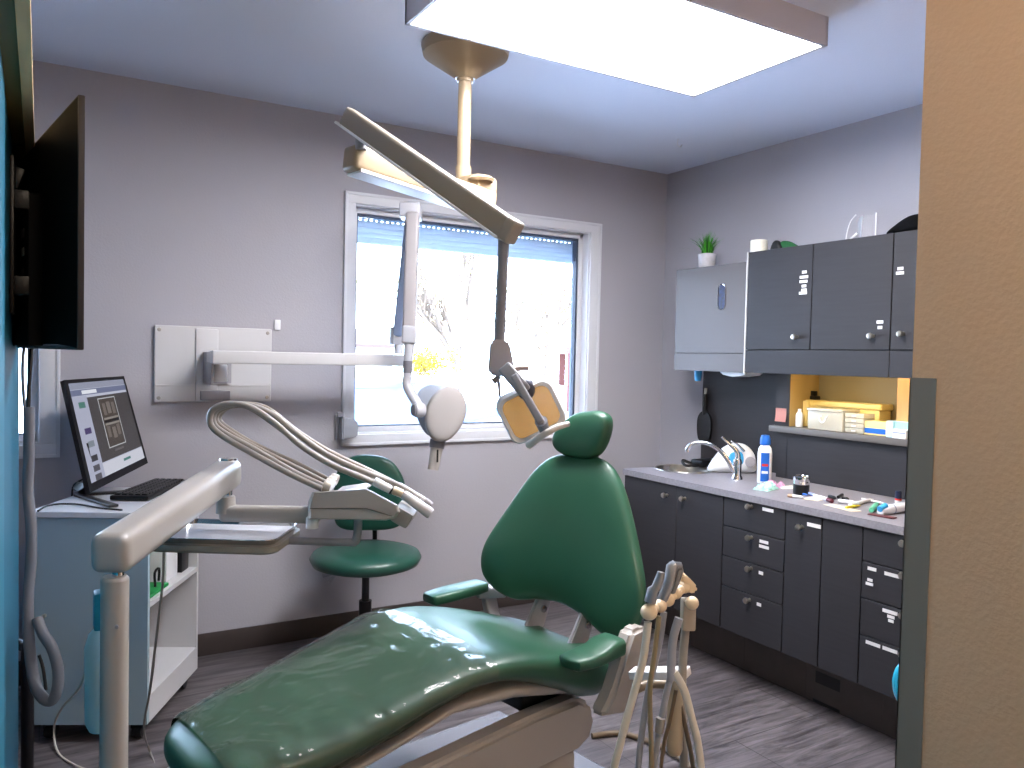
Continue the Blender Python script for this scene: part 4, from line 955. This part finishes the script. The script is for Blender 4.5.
# ------------------------------------------------------------------ delivery unit (post, arm, head) on the left
tn, tf = 1.67, 2.45
pc = P(115, 575, tn)
t = thing('delivery_unit', 'beige instrument delivery unit with post, swing arm, hose loops and tray holder', 'delivery unit', (pc.x, pc.y, 0))
b = B(); cyl(b, (pc.x, pc.y, 0), (pc.x, pc.y, pc.z-.01), .0275, n=32); lathe(b, [(.0275, 0), (.0275, .003), (.023, .009), (0, .010)], (pc.x, pc.y, pc.z-.011)); lathe(b, [(0, 0), (.12, 0), (.12, .02), (.03, .05), (0, .05)], (pc.x, pc.y, 0)); obj('post', b, BEIGE, t)
b = B(); lathe(b, [(.005, 0), (.004, .002), (0, .002)], P(117, 627, tn-.028), (-fw.x, -fw.y, 0), 12); obj('post_screw', b, GREYP, t)
b = B(); cyl(b, (pc.x+.006, pc.y, pc.z-.01), (pc.x+.006, pc.y, pc.z+.03), .012); obj('post_pin', b, CHROME, t)
A1 = V3((pc.x, pc.y, 1.028)); A2 = P(227, 475, tf); A2.z = 1.074
d = (A2-A1).normalized()
b = B(); beam(b, A1-d*.035, A2+d*.03, .080, .085, .027, seg=5); obj('swing_arm', b, BEIGE, t)
b = B(); q = A2+d*.012; cyl(b, q+V3((0, 0, .03)), q+V3((0, 0, .046)), .030, .026); obj('arm_end_cap', b, CHROME, t)
b = B(); q2 = P(227, 500, tf); cyl(b, P(229, 495, tf), P(229, 483, tf), .010); obj('elbow_pin', b, CHROME, t)
b = B(); e0 = P(226, 496, tf); e1 = P(226, 513, tf); s1 = P(320, 515, tf-.03)
tube(b, [e0, e0-V3((0, 0, .012)), e1], [.026, .028, .030], 20, 2); beam(b, P(221, 513, tf), s1, .05, .050, .018, seg=3); obj('second_arm', b, mat('arm_beige_dark', 'a09a94', .35, coat=.3), t)
# instrument head
td = 2.40
def headsec(off, g):
    pts = [(308, 519), (308, 503), (312, 492), (365, 488), (372, 491), (398, 505), (400, 512), (396, 518), (386, 520.5)]
    cxp, cyp = 352, 506
    return [P(cxp+(x-cxp)*g, cyp+(y-cyp)*g, td+off) for x, y in pts]
b = B(); loft(b, [headsec(-.10, .93), headsec(-.092, .98), headsec(-.08, 1), headsec(.10, 1), headsec(.115, .97)]); bmesh.ops.recalc_face_normals(b, faces=b.faces[:]); obj('control_head', b, mat('head_beige', 'aaa49f', .33, coat=.35), t, ang=30)
b = B(); beam(b, P(310, 508.5, td-.1045), P(366, 508.5, td-.1045), .003, .002, 0); beam(b, P(366, 508.5, td-.1045), P(392, 516, td-.1045), .003, .002, 0); obj('seam_line', b, mat('seam', '6c6864', .5), t)
b = B(); beam(b, P(336, 493, td), P(372, 479, td+.02) if 0 else P(366, 489, td+.0), .19, .012, .004); obj('top_panel', b, mat('head_top', 'c6c3c6', .25, coat=.4), t)
b = B(); lathe(b, [(.018, 0), (.018, .03), (.015, .034), (0, .034)], P(312, 528, td-.05)-V3((0, 0, .0)), n=20); obj('knob', b, WHITEP, t)
b = B(); q = P(404, 514, td-.02); box(b, q, (.06, .12, .05), Matrix.Rotation(-.53, 3, 'Z') @ Matrix.Rotation(.5, 3, 'Y'), .012); obj('instrument_rest', b, mat('rest_grey', '8e8b8a', .4), t)
for k in range(4):
    b = B(); ox = k*3.0; oy = -k*2.6; q = P(327+ox*.8, 487+oy, td-.075+.04*k); 
    lathe(b, [(0, -.012), (.016, -.012), (.018, -.006), (.018, .006), (.016, .012), (0, .012)], q, (RT*.9+V3((0, 0, -.3))), 18); obj('hose_clip', b, mat('clip_beige', 'c0b8ae', .3, coat=.3), t)
# curved hose loops and handpieces
paths = [
 ([(322, 489), (290, 474), (250, 452), (224, 437), (211, 425), (212, 411), (226, 404), (250, 407), (275, 423), (300, 445), (330, 464), (360, 477), (392, 490), (410, 497)], -.09, .0088, HOSEL),
 ([(323, 486), (292, 471), (252, 448), (226, 434), (214, 424), (215, 412), (228, 405), (248, 405), (272, 414), (300, 436), (330, 456), (365, 472), (400, 486), (420, 499)], -.05, .0090, HOSEO if 0 else HOSEL),
 ([(325, 482), (295, 467), (255, 447), (229, 432), (217, 422), (218, 413), (230, 406), (246, 404), (268, 409), (298, 432), (330, 452), (370, 471), (405, 489), (426, 505)], -.01, .0080, mat('taupe_hose', '8b8178', .35, coat=.3)),
 ([(327, 479), (298, 464), (258, 446), (232, 431), (220, 421), (221, 413), (232, 406), (250, 408), (278, 427), (305, 448), (335, 466), (368, 479), (398, 493), (416, 503)], .03, .0080, mat('taupe_hose', '8b8178', .35, coat=.3))]
for pts, off, r, mt in paths:
    b = B(); tube(b, [P(x, y, td+off) for x, y in pts], r, 12, 5); obj('instrument_hose', b, mt, t, ang=80)
def handpiece(segs, off, parts):
    for (a, c, ra, rb, mt, nm) in parts:
        b = B(); pa_, pb_ = P(*a, td+off), P(*c, td+off); dd = pb_-pa_
        tube(b, [pa_, pa_+dd*.06, pb_-dd*.06, pb_], [ra*.85, ra, rb, rb*.85], 16, 1); obj(nm, b, mt, t)
handpiece(0, -.10, [((374, 481), (391, 490), .013, .012, WHITEP, 'handpiece_grip'), ((391, 490), (392.5, 491), .0135, .0135, BLACK, 'handpiece_ring'), ((393, 490), (403, 494), .013, .012, CREAM, 'handpiece_collar')])
handpiece(0, -.11, [((403, 494), (431, 514), .014, .0165, mat('grey_white_tool', 'c2bfc4', .25, coat=.4), 'handpiece_body')])
handpiece(0, -.02, [((398, 485), (425, 501), .011, .010, mat('grey_white_tool', 'c2bfc4', .25, coat=.4), 'handpiece_body'), ((425, 500), (431, 506), .010, .012, GREYP, 'handpiece_head')])
# tray holder and tray
b = B(); 
tr0, tr1, tr2, tr3 = P(153, 549, 2.27), P(284, 549, 2.26), P(291, 527, 2.55), P(181, 527, 2.57)
tz = .899
cn = (tr0+tr1+tr2+tr3)/4; xd = (tr1-tr0); xd.z = 0; xd.normalize(); yd = V3((-xd.y, xd.x, 0))
Wt, Dt = .37, .27
def trr(w, h, r, z): return [V3((cn.x, cn.y, z))+xd*u+yd*v for u, v in rrect(w, h, r, 5)]
loft(b, [trr(Wt/2, Dt/2, .04, tz-.028), trr(Wt/2+.006, Dt/2+.006, .045, tz-.022), trr(Wt/2+.006, Dt/2+.006, .045, tz-.006), trr(Wt/2-.004, Dt/2-.004, .04, tz-.003)]); obj('tray_holder', b, mat('tray_holder_grey', '8d877d', .4), t)
b = B(); ta_ = V3((cn.x, cn.y, tz-.016))+xd*(Wt/2); tb_ = P(355, 546, td); tb_.z = tz-.016
tube(b, [ta_-xd*.02, tb_-xd*.03, tb_+xd*.004+V3((0, 0, .012)), tb_+xd*.008+V3((0, 0, .10))], [.012, .012, .013, .013], 12, 4); obj('tray_arm', b, mat('arm_grey', '8a8a90', .35, coat=.2), t)
t2 = thing('instrument_tray', 'empty rectangular stainless instrument tray lying on the tray holder', 'tray', (cn.x, cn.y, tz-.003))
b = B(); loft(b, [trr(Wt/2-.010, Dt/2-.010, .03, tz-.0025), trr(Wt/2-.002, Dt/2-.002, .038, tz+.014), trr(Wt/2+.004, Dt/2+.004, .042, tz+.015), trr(Wt/2+.004, Dt/2+.004, .042, tz+.013), trr(Wt/2-.000, Dt/2-.000, .038, tz+.011), trr(Wt/2-.008, Dt/2-.008, .03, tz-.0025)], cap=False)
obj('tray_rim', b, CHROME, t2)
b = B(); loft(b, [trr(Wt/2-.010, Dt/2-.010, .03, tz-.0028), trr(Wt/2-.010, Dt/2-.010, .03, tz+.0005)]); obj('tray_floor', b, mat('tray_steel', 'e2e2e8', .3, metal=.55), t2)

# water bottle and blue part behind the post, cord
q = P(103, 664, 1.80)
t = thing('water_bottle', 'translucent white bottle with blue top hanging behind the beige post', 'bottle', q-V3((0, 0, .09)))
b = B(); lathe(b, [(0, -.15), (.028, -.148), (.036, -.13), (.038, .04), (.030, .07), (.018, .085), (0, .085)], q, n=28); obj('bottle_body', b, mat('milky_plastic', 'd4e6e4', .35), t)
b = B(); box(b, q+V3((.0, 0, .125)), (.04, .045, .085), None, .006); obj('bottle_cap', b, mat('teal_plastic', '2a93ad', .35), t)
b = B(); tube(b, [P(164, 552, 2.3), P(162, 590, 2.32), P(156, 640, 2.4), P(150, 690, 2.5), P(144, 728, 2.62), PZ(150, 752, .01), PZ(170, 800, .01)], .0038, 8, 6)
solo('hanging_cord', b, HOSEL, 'thin grey cord hanging from the tray down to the floor beside the white cabinet', 'cord')
b = B(); tube(b, [P(86, 672, 1.9), P(78, 690, 2.1), P(62, 708, 2.5), P(54, 728, 2.9), PZ(58, 752, .008), PZ(75, 765, .008), PZ(95, 772, .008)], .0035, 8, 6)
solo('bottle_cord', b, HOSEW, 'thin pale cord running from the water bottle down to the dark floor', 'cord')

# ------------------------------------------------------------------ assistant unit (suction hoses) right of the chair
ts = 1.95
px0 = P(690, 600, ts+.06)
bx_ = P(692, 690, ts+.06)
t = thing('suction_unit', 'beige assistant holder with suction handpieces and hanging hoses right of the chair', 'suction unit', (px0.x, px0.y, 0))
b = B(); tube(b, [P(686, 622, ts+.1), P(683, 660, ts+.1), P(682, 700, ts+.1), P(684, 770, ts+.1), V3((P(684, 790, ts+.1).x, P(684, 790, ts+.1).y, .0))], .011, 12, 3); obj('stand_pipe', b, mat('pipe_grey', '9a948e', .35, coat=.2), t)
b = B(); hb = [P(649, 612, ts-.02), P(660, 606, ts), P(668, 600, ts+.02), P(676, 593, ts+.04), P(684, 587, ts+.06)]
tube(b, [hb[0], hb[-1]], .013, 12, 1)
obj('holder_bar', b, CREAM, t)
for k, (q, r) in enumerate(zip(hb, (.021, .017, .017, .016, .017))):
    b = B(); ball(b, q, r, (1, 1, .95)); obj('holder_ring', b, CREAM, t)
b = B(); prism(b, [P(680, 574, ts+.05), P(686, 575, ts+.05), P(698, 587, ts+.05), P(697, 593, ts+.05), P(690, 594, ts+.05), P(684, 592, ts+.05)], fwd*.05); bmesh.ops.bevel(b, geom=b.edges[:], offset=.005, segments=2, affect='EDGES'); obj('holder_handle', b, CREAM, t)
b = B(); ball(b, P(692, 603, ts+.03), .017); obj('ball_knob', b, CREAM, t)
b = B(); box(b, P(688, 614, ts+.08), (.034, .04, .078), Matrix.Rotation(-.53, 3, 'Z'), .006); obj('control_box', b, mat('box_beige', 'a89d90', .4), t)
def seg(nm, pts, r, mt, n=14, sm=1, lab=None):
    b = B(); tube(b, pts, r, n, sm); return obj(nm, b, mt, t, ang=60, label=lab)
seg('suction_handpiece', [P(650, 602, ts-.02), P(653, 590, ts-.02), P(656, 588, ts-.02), P(660, 577, ts-.02), P(661, 572, ts-.02)], [.015, .014, .012, .011, .009], mat('grey_metal_tool', '8d9096', .3, metal=.6))
seg('suction_handpiece', [P(660, 606, ts+.01), P(669, 582, ts+.01), P(672, 567, ts+.02), P(676, 564, ts+.02)], [.013, .014, .015, .012], mat('grey_metal_tool', '8d9096', .3, metal=.6))
seg('air_water_syringe', [P(668, 600, ts+.03), P(674, 585, ts+.03), P(679, 570, ts+.03), P(678, 563, ts+.04)], [.010, .011, .012, .009], mat('syringe_metal', '777b82', .3, metal=.7))
seg('syringe_head', [P(670, 566, ts+.02), P(680, 567, ts+.03)], [.012, .012], mat('syringe_metal', '777b82', .3, metal=.7))
hoses = [([(648, 622), (643, 660), (632, 700), (620, 745), (612, 790)], -.02, .0095, HOSEW), ([(659, 616), (655, 650), (650, 690), (651, 740), (652, 790)], .0, .0062, HOSEO),
         ([(664, 612), (660, 640), (652, 675), (645, 710), (637, 790)], .02, .0080, mat('bluegrey_hose', '9a9ca6', .4)), ([(679, 618), (673, 640), (671, 670), (672, 680)], .0, .0105, mat('bluegrey_hose', '9a9ca6', .4)),
         ([(674, 672), (684, 690), (692, 720), (698, 745), (702, 790)], .0, .0100, HOSEW), ([(671, 675), (665, 700), (661, 722), (657, 745), (654, 790)], .01, .0080, mat('bluegrey_hose', '9a9ca6', .4)), 
         ([(676, 690), (670, 720), (664, 745), (660, 790)], .03, .0050, HOSEB), ([(680, 705), (686, 730), (692, 760), (694, 790)], .04, .0060, HOSEB)]
for pts, off, r, mt in hoses:
    b = B(); pp = [P(x, y, ts+off) for x, y in pts]
    if pts[-1][1] >= 790: e = pp[-1]; pp.append(V3((e.x+.01, e.y-.01, .1)))
    tube(b, pp, r, 12, 5); obj('suction_hose', b, mt, t, ang=80)
seg('hose_coupling', [P(661, 718, ts-.0), P(659, 732, ts-.0)], [.0115, .0115], HOSEL)
b = B(); a_, c_ = P(676, 678, ts+.05), P(674, 755, ts+.05); tube(b, [a_, a_+(c_-a_)*.1, a_+(c_-a_)*.5, a_+(c_-a_)*.92, c_], [.014, .018, .021, .021, .010], 20, 3); obj('filter_canister', b, mat('canister_beige', 'b4a48c', .35, coat=.3), t)
b = B(); beam(b, P(632, 673, ts+.20), P(688, 673, ts+.12), .05, .022, .004); obj('support_arm', b, WHITE, t)
b = B(); tube(b, [P(634, 690, ts+.2), P(650, 684, ts+.22), P(672, 685, ts+.2), P(684, 690, ts+.15)], .013, 10, 4); obj('lower_arm', b, mat('tan_metal', '8a7a66', .35, coat=.2), t)
b = B(); tube(b, [PZ(592, 736, .012), PZ(620, 733, .012), PZ(650, 742, .012), PZ(672, 753, .012), PZ(690, 766, .012), PZ(715, 790, .012)], .011, 10, 6)
solo('floor_hose', b, HOSEB, 'brown hose curving over the floor from the chair base to the right', 'hose')

# ------------------------------------------------------------------ white cabinet with monitor on the left
ca = math.radians(-28)
fr_ = PZ(147, 725, .07); fl_ = PZ(30, 725, .07)
cl = (fr_-fl_); cw_ = cl.length; ca = math.atan2(cl.y, cl.x)
CB = V3((fl_.x, fl_.y, 0)); ux = V3((math.cos(ca), math.sin(ca), 0)); uy = V3((-math.sin(ca), math.cos(ca), 0))
t = thing('side_cabinet', 'white wheeled cabinet with open side shelves standing in the left corner', 'cabinet', CB, ca)
CD = .535; CH = .835
def lb(lo, hi, bev=.001): b = B(); b2(b, lo, hi, bev, 1); return b
CABF = mat('cabinet_front', '9db2bc', .4)  # white front with the reflected teal tint put into its colour
obj('front_panel', lb((0, 0, .07), (cw_, .018, CH)), CABF, t, local=True)
obj('back_panel', lb((0, CD-.018, .07), (cw_, CD, CH)), LAM, t, local=True)
obj('side_panel', lb((0, .018, .07), (.018, CD-.018, CH)), LAM, t, local=True)
obj('divider_panel', lb((cw_-.30, .018, .09), (cw_-.285, CD-.018, CH)), LAM, t, local=True)
for z in (.07, .50, CH-.05):
    obj('shelf', lb((.018, .018, z), (cw_, CD-.018, z+(.02 if z < .6 else .05 ))) if z != .07 else lb((.018, .018, z), (cw_, CD-.018, z+.10)), LAM, t, local=True)
obj('top', lb((-.008, -.008, CH), (cw_+.008, CD+.008, CH+.022), .002), mat('cabinet_top', 'd2d4da', .3), t, local=True)
for xx in (.05, cw_-.05):
    for yy in (.05, CD-.05):
        b = B(); lathe(b, [(0, -.018), (.026, -.016), (.028, 0), (.026, .016), (0, .018)], (xx, yy, .0285), (1, 0, 0), 18); b2(b, (xx-.024, yy-.015, .04), (xx+.024, yy+.015, .07)); obj('caster', b, BLACK, t, local=True)
q = PZ(45, 610, .5); b = B(); lathe(b, [(0, -.001), (.007, 0), (.005, .006), (.008, .012), (0, .016)], (.052, 0, .475), (0, -1, 0), 16); obj('knob', b, NICKEL, t, local=True)
def onshelf(u, v, z): return CB+ux*u+uy*v+V3((0, 0, z))
# things on the middle shelf
z1_ = .5205
def rbox(name, mt, u, v, z, s, label, cat, rot=0, bev=.002):
    b = B(); box(b, onshelf(u, v, z+s[2]/2), s, Matrix.Rotation(ca+rot, 3, 'Z'), bev); return solo(name, b, mt, label, cat)
rbox('green_folder', GRN, cw_-.075, .14, z1_, (.12, .20, .012), 'bright green folder lying on the middle shelf of the white cabinet', 'folder')
rbox('white_carton', WHITEP, cw_-.09, .34, z1_, (.10, .12, .13), 'white printed carton on the middle shelf behind the green folder', 'box')
rbox('black_case', BLACKS, cw_-.08, .46, z1_, (.10, .08, .11), 'black case at the back of the middle cabinet shelf', 'case')
b = B(); q = onshelf(cw_-.04, .17, z1_+.013); tube(b, [q, q+V3((0, .02, .05)), q+ux*.02+V3((0, .05, .06)), q+ux*.02+V3((0, .06, .01))], .005, 8, 3); solo('black_glasses', b, BLACKS, 'black bent cable clip standing on the green folder', 'clip')
# monitor: top-left px (65,378), top-right (124,377), bottom-right (147,462), bottom-left (88,492)
CT2 = CH+.0225
def onp(px, py, off): return P(px, py, off)
sbl, sbr = P(90, 493, 3.10), P(148, 463, 3.42); stl = P(64, 380, 3.13); strr = P(124, 376, 3.46)
t = thing('monitor', 'black framed computer monitor showing an x-ray image on the white cabinet', 'monitor', (sbl+sbr)/2-V3((0, 0, .05)))
mw = (sbr-sbl); mh = ((stl-sbl)+(strr-sbr))/2
mu = mw.normalized(); mv = (mh-mu*mh.dot(mu)).normalized(); mn = mu.cross(mv); 
if mn.dot(fwd) > 0: mn = -mn
Wm = mw.length; Hm = ((stl-sbl).length+(strr-sbr).length)/2
O_ = sbl
def mq(u, v, d=0): # u,v in 0..1 on the screen plane using the four corners
    a = sbl.lerp(sbr, u); c = stl.lerp(strr, u); return a.lerp(c, v)+mn*d
def mquad(b, u0, v0, u1, v1, d, front=False):
    b.faces.new([b.verts.new(mq(*k, d)) for k in ((u0, v0), (u1, v0), (u1, v1), (u0, v1))])
b = B()
loft(b, [[mq(0, 0, -.022), mq(1, 0, -.022), mq(1, 1, -.022), mq(0, 1, -.022)], [mq(0, 0, 0), mq(1, 0, 0), mq(1, 1, 0), mq(0, 1, 0)]]); obj('bezel', b, BLACKS, t)
def em(name, col, s=.28): return mat(name, col, .3, emit=s, spec=.3) if 0 else mat(name, '08080a', .25, emit=s, ecol=col)
parts = []
def ui(col, u0, v0, u1, v1, lvl=1):
    b = B(); mquad(b, u0, v0, u1, v1, .0005+.0002*lvl); parts.append((b, em('screen_'+col, col)))
ui('b9bccd', .05, .07, .965, .965, 0)
ui('8f93a6', .05, .905, .965, .965); ui('6d7390', .05, .845, .965, .90); ui('dfe2ea', .22, .855, .46, .89, 2)
ui('4a4648', .28, .20, .965, .82)
ui('a9acc0', .05, .07, .28, .84); ui('c8cad6', .28, .07, .965, .19); ui('4c7a78', .62, .13, .74, .155, 2)
for i, (v, c_) in enumerate([(.76, '4f7a72'), (.52, '4a3f6a'), (.40, '7d8590'), (.27, '3c3a40'), (.18, '54525a'), (.10, '54525a')]): ui(c_, .13, v-.03, .23, v+.025, 2)
ui('b9bcc0', .44, .30, .73, .795, 2); ui('4c4440', .45, .31, .72, .785, 3)
for (u, v, w, h, c_) in [(.49, .62, .05, .12, '6e6661'), (.56, .63, .06, .12, '756d68'), (.64, .62, .05, .12, '6e6661'), (.48, .40, .05, .11, '6e6661'), (.56, .38, .06, .11, '756d68'), (.64, .40, .05, .11, '6e6661'), (.47, .545, .24, .025, '1e1a1a'), (.47, .575, .24, .02, '8c8680'), (.47, .52, .24, .02, '8c8680')]: ui(c_, u, v, u+w, v+h, 4)
ui('6a6668', .52, .255, .67, .275, 2)
bm_, ms_ = multi(parts); 
o = obj('screen', bm_, ms_, t, ang=10)
b = B(); q0 = mq(.10, .30, -.025); q1 = mq(.10, -.13, -.07); 
sb0 = PZ(78, 497, CT2)
fz = CT2+.006
lc = P(78, 492, 3.19); lc.z = fz
b = B(); tube(b, [mq(.12, .42, -.025), mq(.14, .05, -.045), V3((lc.x, lc.y, fz+.03))], [.03, .028, .024], 4, 2); obj('stand_neck', b, BLACK, t)
b = B(); beam(b, lc, PZ(134, 491, fz), .035, .010, .003); beam(b, lc, PZ(114, 506, fz), .035, .010, .003); obj('stand_base', b, BLACKS, t)
b = B(); kc = PZ(142, 494, CT2+.002); kc2 = kc
k0, k1 = PZ(122, 504, CT2), PZ(176, 482, CT2); kd = (k1-k0).normalized(); kp = V3((-kd.y, kd.x, 0))
t = thing('keyboard', 'black computer keyboard lying on the cabinet top beside the monitor', 'keyboard', (k0+k1)/2)
Mk = Matrix((kd, kp, V3((0, 0, 1)))).transposed(); kc = (k0+k1)/2+V3((0, 0, .012)); KL = min(.42, (k1-k0).length)
b = B(); box(b, kc, (KL, .15, .018), Mk, .006); obj('case', b, BLACK, t)
b = B()
for i in range(14):
    for j in range(5): box(b, kc+kd*((i-6.5)*KL/15)+kp*((j-2)*.026)+V3((0, 0, .012)), (KL/17, .020, .008), Mk, .002, 1)
obj('keys', b, mat('key_black', '1b1a1e', .4), t)
b = B(); tube(b, [PZ(122, 510, CT2+.006), PZ(100, 508, CT2+.005), PZ(75, 504, CT2+.005), PZ(50, 505, CT2+.005), PZ(38, 511, CT2+.005)], .0035, 8, 5)
solo('keyboard_cable', b, BLACK, 'thin black cable across the white cabinet top to the left', 'cable')
b = B(); tube(b, [V3((lc.x, lc.y, fz+.06))-fwd*-.05, P(74, 485, 3.25), P(72, 496, 3.28)], .004, 8, 4); solo('monitor_cable', b, BLACK, 'thin black cable hanging behind the monitor stand', 'cable')

# ------------------------------------------------------------------ television on the teal wall, seen from behind its edge
n0 = V3((.066, 1.72, 0)); ang_ = math.radians(8.9); td_ = V3((-math.sin(ang_), math.cos(ang_), 0)); tn_ = V3((-math.cos(ang_), -math.sin(ang_), 0))
zb_, zt_ = 1.447, 2.0 
zt_ = P(84, 97, 1.51).z
t = thing('television', 'black flat television seen edge-on from behind on the teal wall', 'television', (-.04, 2.1, 1.45))
def tvb(u0, u1, n_0, n_1, z0, z1, bev=.003):
    b = B(); c = n0+td_*((u0+u1)/2)+tn_*((n_0+n_1)/2)+V3((0, 0, (z0+z1)/2))
    box(b, c, (u1-u0, n_1-n_0, z1-z0), Matrix((td_, -tn_ if 0 else tn_, td_.cross(tn_))).transposed(), bev); return b
TL = .74
obj('screen_frame', tvb(0, TL, -.006, .006, zb_, zt_), mat('tv_edge', '2c2628', .5), t)
b = B(); c0 = n0
loft(b, [[n0+td_*u+tn_*.006+V3((0, 0, z)) for u, z in ((.004, zb_+.004), (TL, zb_+.004), (TL, zt_-.004), (.004, zt_-.004))], [n0+td_*u+tn_*.022+V3((0, 0, z)) for u, z in ((.09, zb_+.01), (TL-.05, zb_+.01), (TL-.05, zt_-.03), (.09, zt_-.03))]]); obj('back_shell', b, TVB, t)
obj('electronics_box', tvb(.26, .66, .018, .050, zb_+.005, zb_+.33, .008), TVB, t)
for z in (.12, .155, .20, .24): obj('port', tvb(.262+.04, .262+.07, .050, .0515, zb_+z, zb_+z+.018, .001), mat('port_metal', 'a9a6a0', .4) if z in (.20,) else BLACKS, t)
b = B(); q = V3((-.045, 2.05, 1.66)); b2(b, (-.054, 1.92, 1.52), (-.047, 2.08, 1.84), .002); b2(b, (-.05, 1.97, 1.56), (-.02, 2.03, 1.60), .004); b2(b, (-.05, 1.97, 1.74), (-.02, 2.03, 1.78), .004); obj('wall_bracket', b, BLACK, t)
# usb plug and cables
b = B(); q = P(17, 178, 1.75); box(b, q, (.018, .02, .045), Matrix.Rotation(.3, 3, 'Y'), .003); tube(b, [q+V3((0, 0, .02)), P(12, 158, 1.75), P(16, 146, 1.76), P(27, 145, 1.8), P(40, 155, 1.95)], .003, 8, 5)
solo('cable_adapter', b, BLACK, 'black plug with thin looped cable behind the television top', 'adapter')
b = B(); tube(b, [P(32, 346, 1.95), P(30, 370, 1.95), P(28.5, 395, 1.95), P(28, 415, 1.95)], .005, 8, 4); solo('tv_cable', b, BLACK, 'black cable from the television into the grey hose', 'cable')
b = B(); tube(b, [P(24, 346, 1.97), P(22.5, 370, 1.97), P(24, 400, 1.97), P(27, 415, 1.96)], .004, 8, 4); solo('tv_cable', b, HOSEG, 'grey cable from the television into the grey hose', 'cable')
b = B(); tube(b, [P(29, 407, 1.95), P(29, 450, 1.95), P(28, 490, 1.95), P(31, 525, 1.94), P(31, 560, 1.94), P(28, 600, 1.93), P(29, 640, 1.92), P(34, 680, 1.90), P(42, 697, 1.88), P(51, 701, 1.88), P(57, 690, 1.88), P(58, 670, 1.89), P(52, 648, 1.9), P(43, 634, 1.92), P(37, 618, 1.93)], .0125, 14, 5)
solo('cable_conduit', b, HOSEG, 'thick grey cable hose hanging in a loop below the television', 'hose')
b = B(); tube(b, [P(39, 655, 2.0), P(43, 668, 2.0), P(46, 690, 1.98)], .004, 8, 4); solo('loop_cable', b, BLACK, 'short black cable inside the loop of the grey hose', 'cable')
b = B(); q = V3((-.03, 3.2, .32)); 
tube(b, [V3((-.20, 3.25, .45)), V3((-.05, 3.1, .45)), V3((-.035, 3.05, .40)), V3((-.035, 3.05, .0))], .02, 10, 4); solo('drain_pipe', b, BLACKS, 'dark pipe in the gap between the teal wall and the white cabinet', 'pipe')
# cyan blob next to corner guard: blue balloon-like glove
q = P(907, 685, 1.9); b = B(); ball(b, q, .045, (.55, .8, 1.25)); tube(b, [q+V3((0, 0, -.02)), V3((q.x+.03, q.y, .0))], .02, 10, 1)
solo('cyan_bin', b, mat('cyan_gloss', '1f9fc0', .2, coat=.5), 'glossy cyan rounded object just showing past the corner guard', 'bin')

# ------------------------------------------------------------------ lighting
def area(name, loc, rot, sx, sy, e, col):
    l = bpy.data.lights.new(name, 'AREA'); l.shape = 'RECTANGLE'; l.size = sx; l.size_y = sy; l.energy = e; l.color = col
    o = bpy.data.objects.new(name, l); COL.objects.link(o); o.location = loc; o.rotation_euler = rot; return o
t = thing('hall_ceiling_lamp', 'warm white round ceiling lamp in the hallway', 'lamp', (.50, -.20, 2.6))
b = B(); lathe(b, [(0, 0), (.17, 0), (.19, .02), (.19, .06), (0, .06)], (.50, -.20, 2.598)); obj('shade', b, mat('hall_lamp_glow', 'ffffff', .5, emit=15, ecol=(1, .82, .64)), t)
w = bpy.data.worlds.new('world'); bpy.context.scene.world = w; w.use_nodes = True; nt = w.node_tree; N = nt.nodes; L = nt.links
bg = N['Background']; tc = N.new('ShaderNodeTexCoord'); gr = N.new('ShaderNodeSeparateXYZ'); L.new(tc.outputs['Generated'], gr.inputs[0])
rp = N.new('ShaderNodeValToRGB'); rp.color_ramp.elements[0].position = .45; rp.color_ramp.elements[1].position = .9
rp.color_ramp.elements[0].color = (.72, .86, 1, 1); rp.color_ramp.elements[1].color = (.45, .66, 1, 1)
mr = N.new('ShaderNodeMapRange'); mr.inputs[1].default_value = -1; mr.inputs[2].default_value = 1; L.new(gr.outputs['Z'], mr.inputs[0]); L.new(mr.outputs[0], rp.inputs[0]); L.new(rp.outputs[0], bg.inputs[0])
bg.inputs[1].default_value = 5.5
sc = bpy.context.scene
sc.view_settings.view_transform = 'Standard'; sc.view_settings.look = 'None'; sc.view_settings.gamma = 1; sc.view_settings.use_curve_mapping = False
sc.view_settings.exposure = 1.75
sc.cycles.max_bounces = 8; sc.cycles.diffuse_bounces = 4; sc.cycles.glossy_bounces = 4; sc.cycles.transparent_max_bounces = 12; sc.cycles.sample_clamp_indirect = 6

sl = bpy.data.lights.new('sun', 'SUN'); sl.energy = 7; sl.angle = .01; sl.color = (1, .95, .88)
so = bpy.data.objects.new('sun', sl); COL.objects.link(so); so.rotation_euler = V3((-1, .3, -.75)).to_track_quat('-Z', 'Y').to_euler(); so.location = (8, 2, 9)
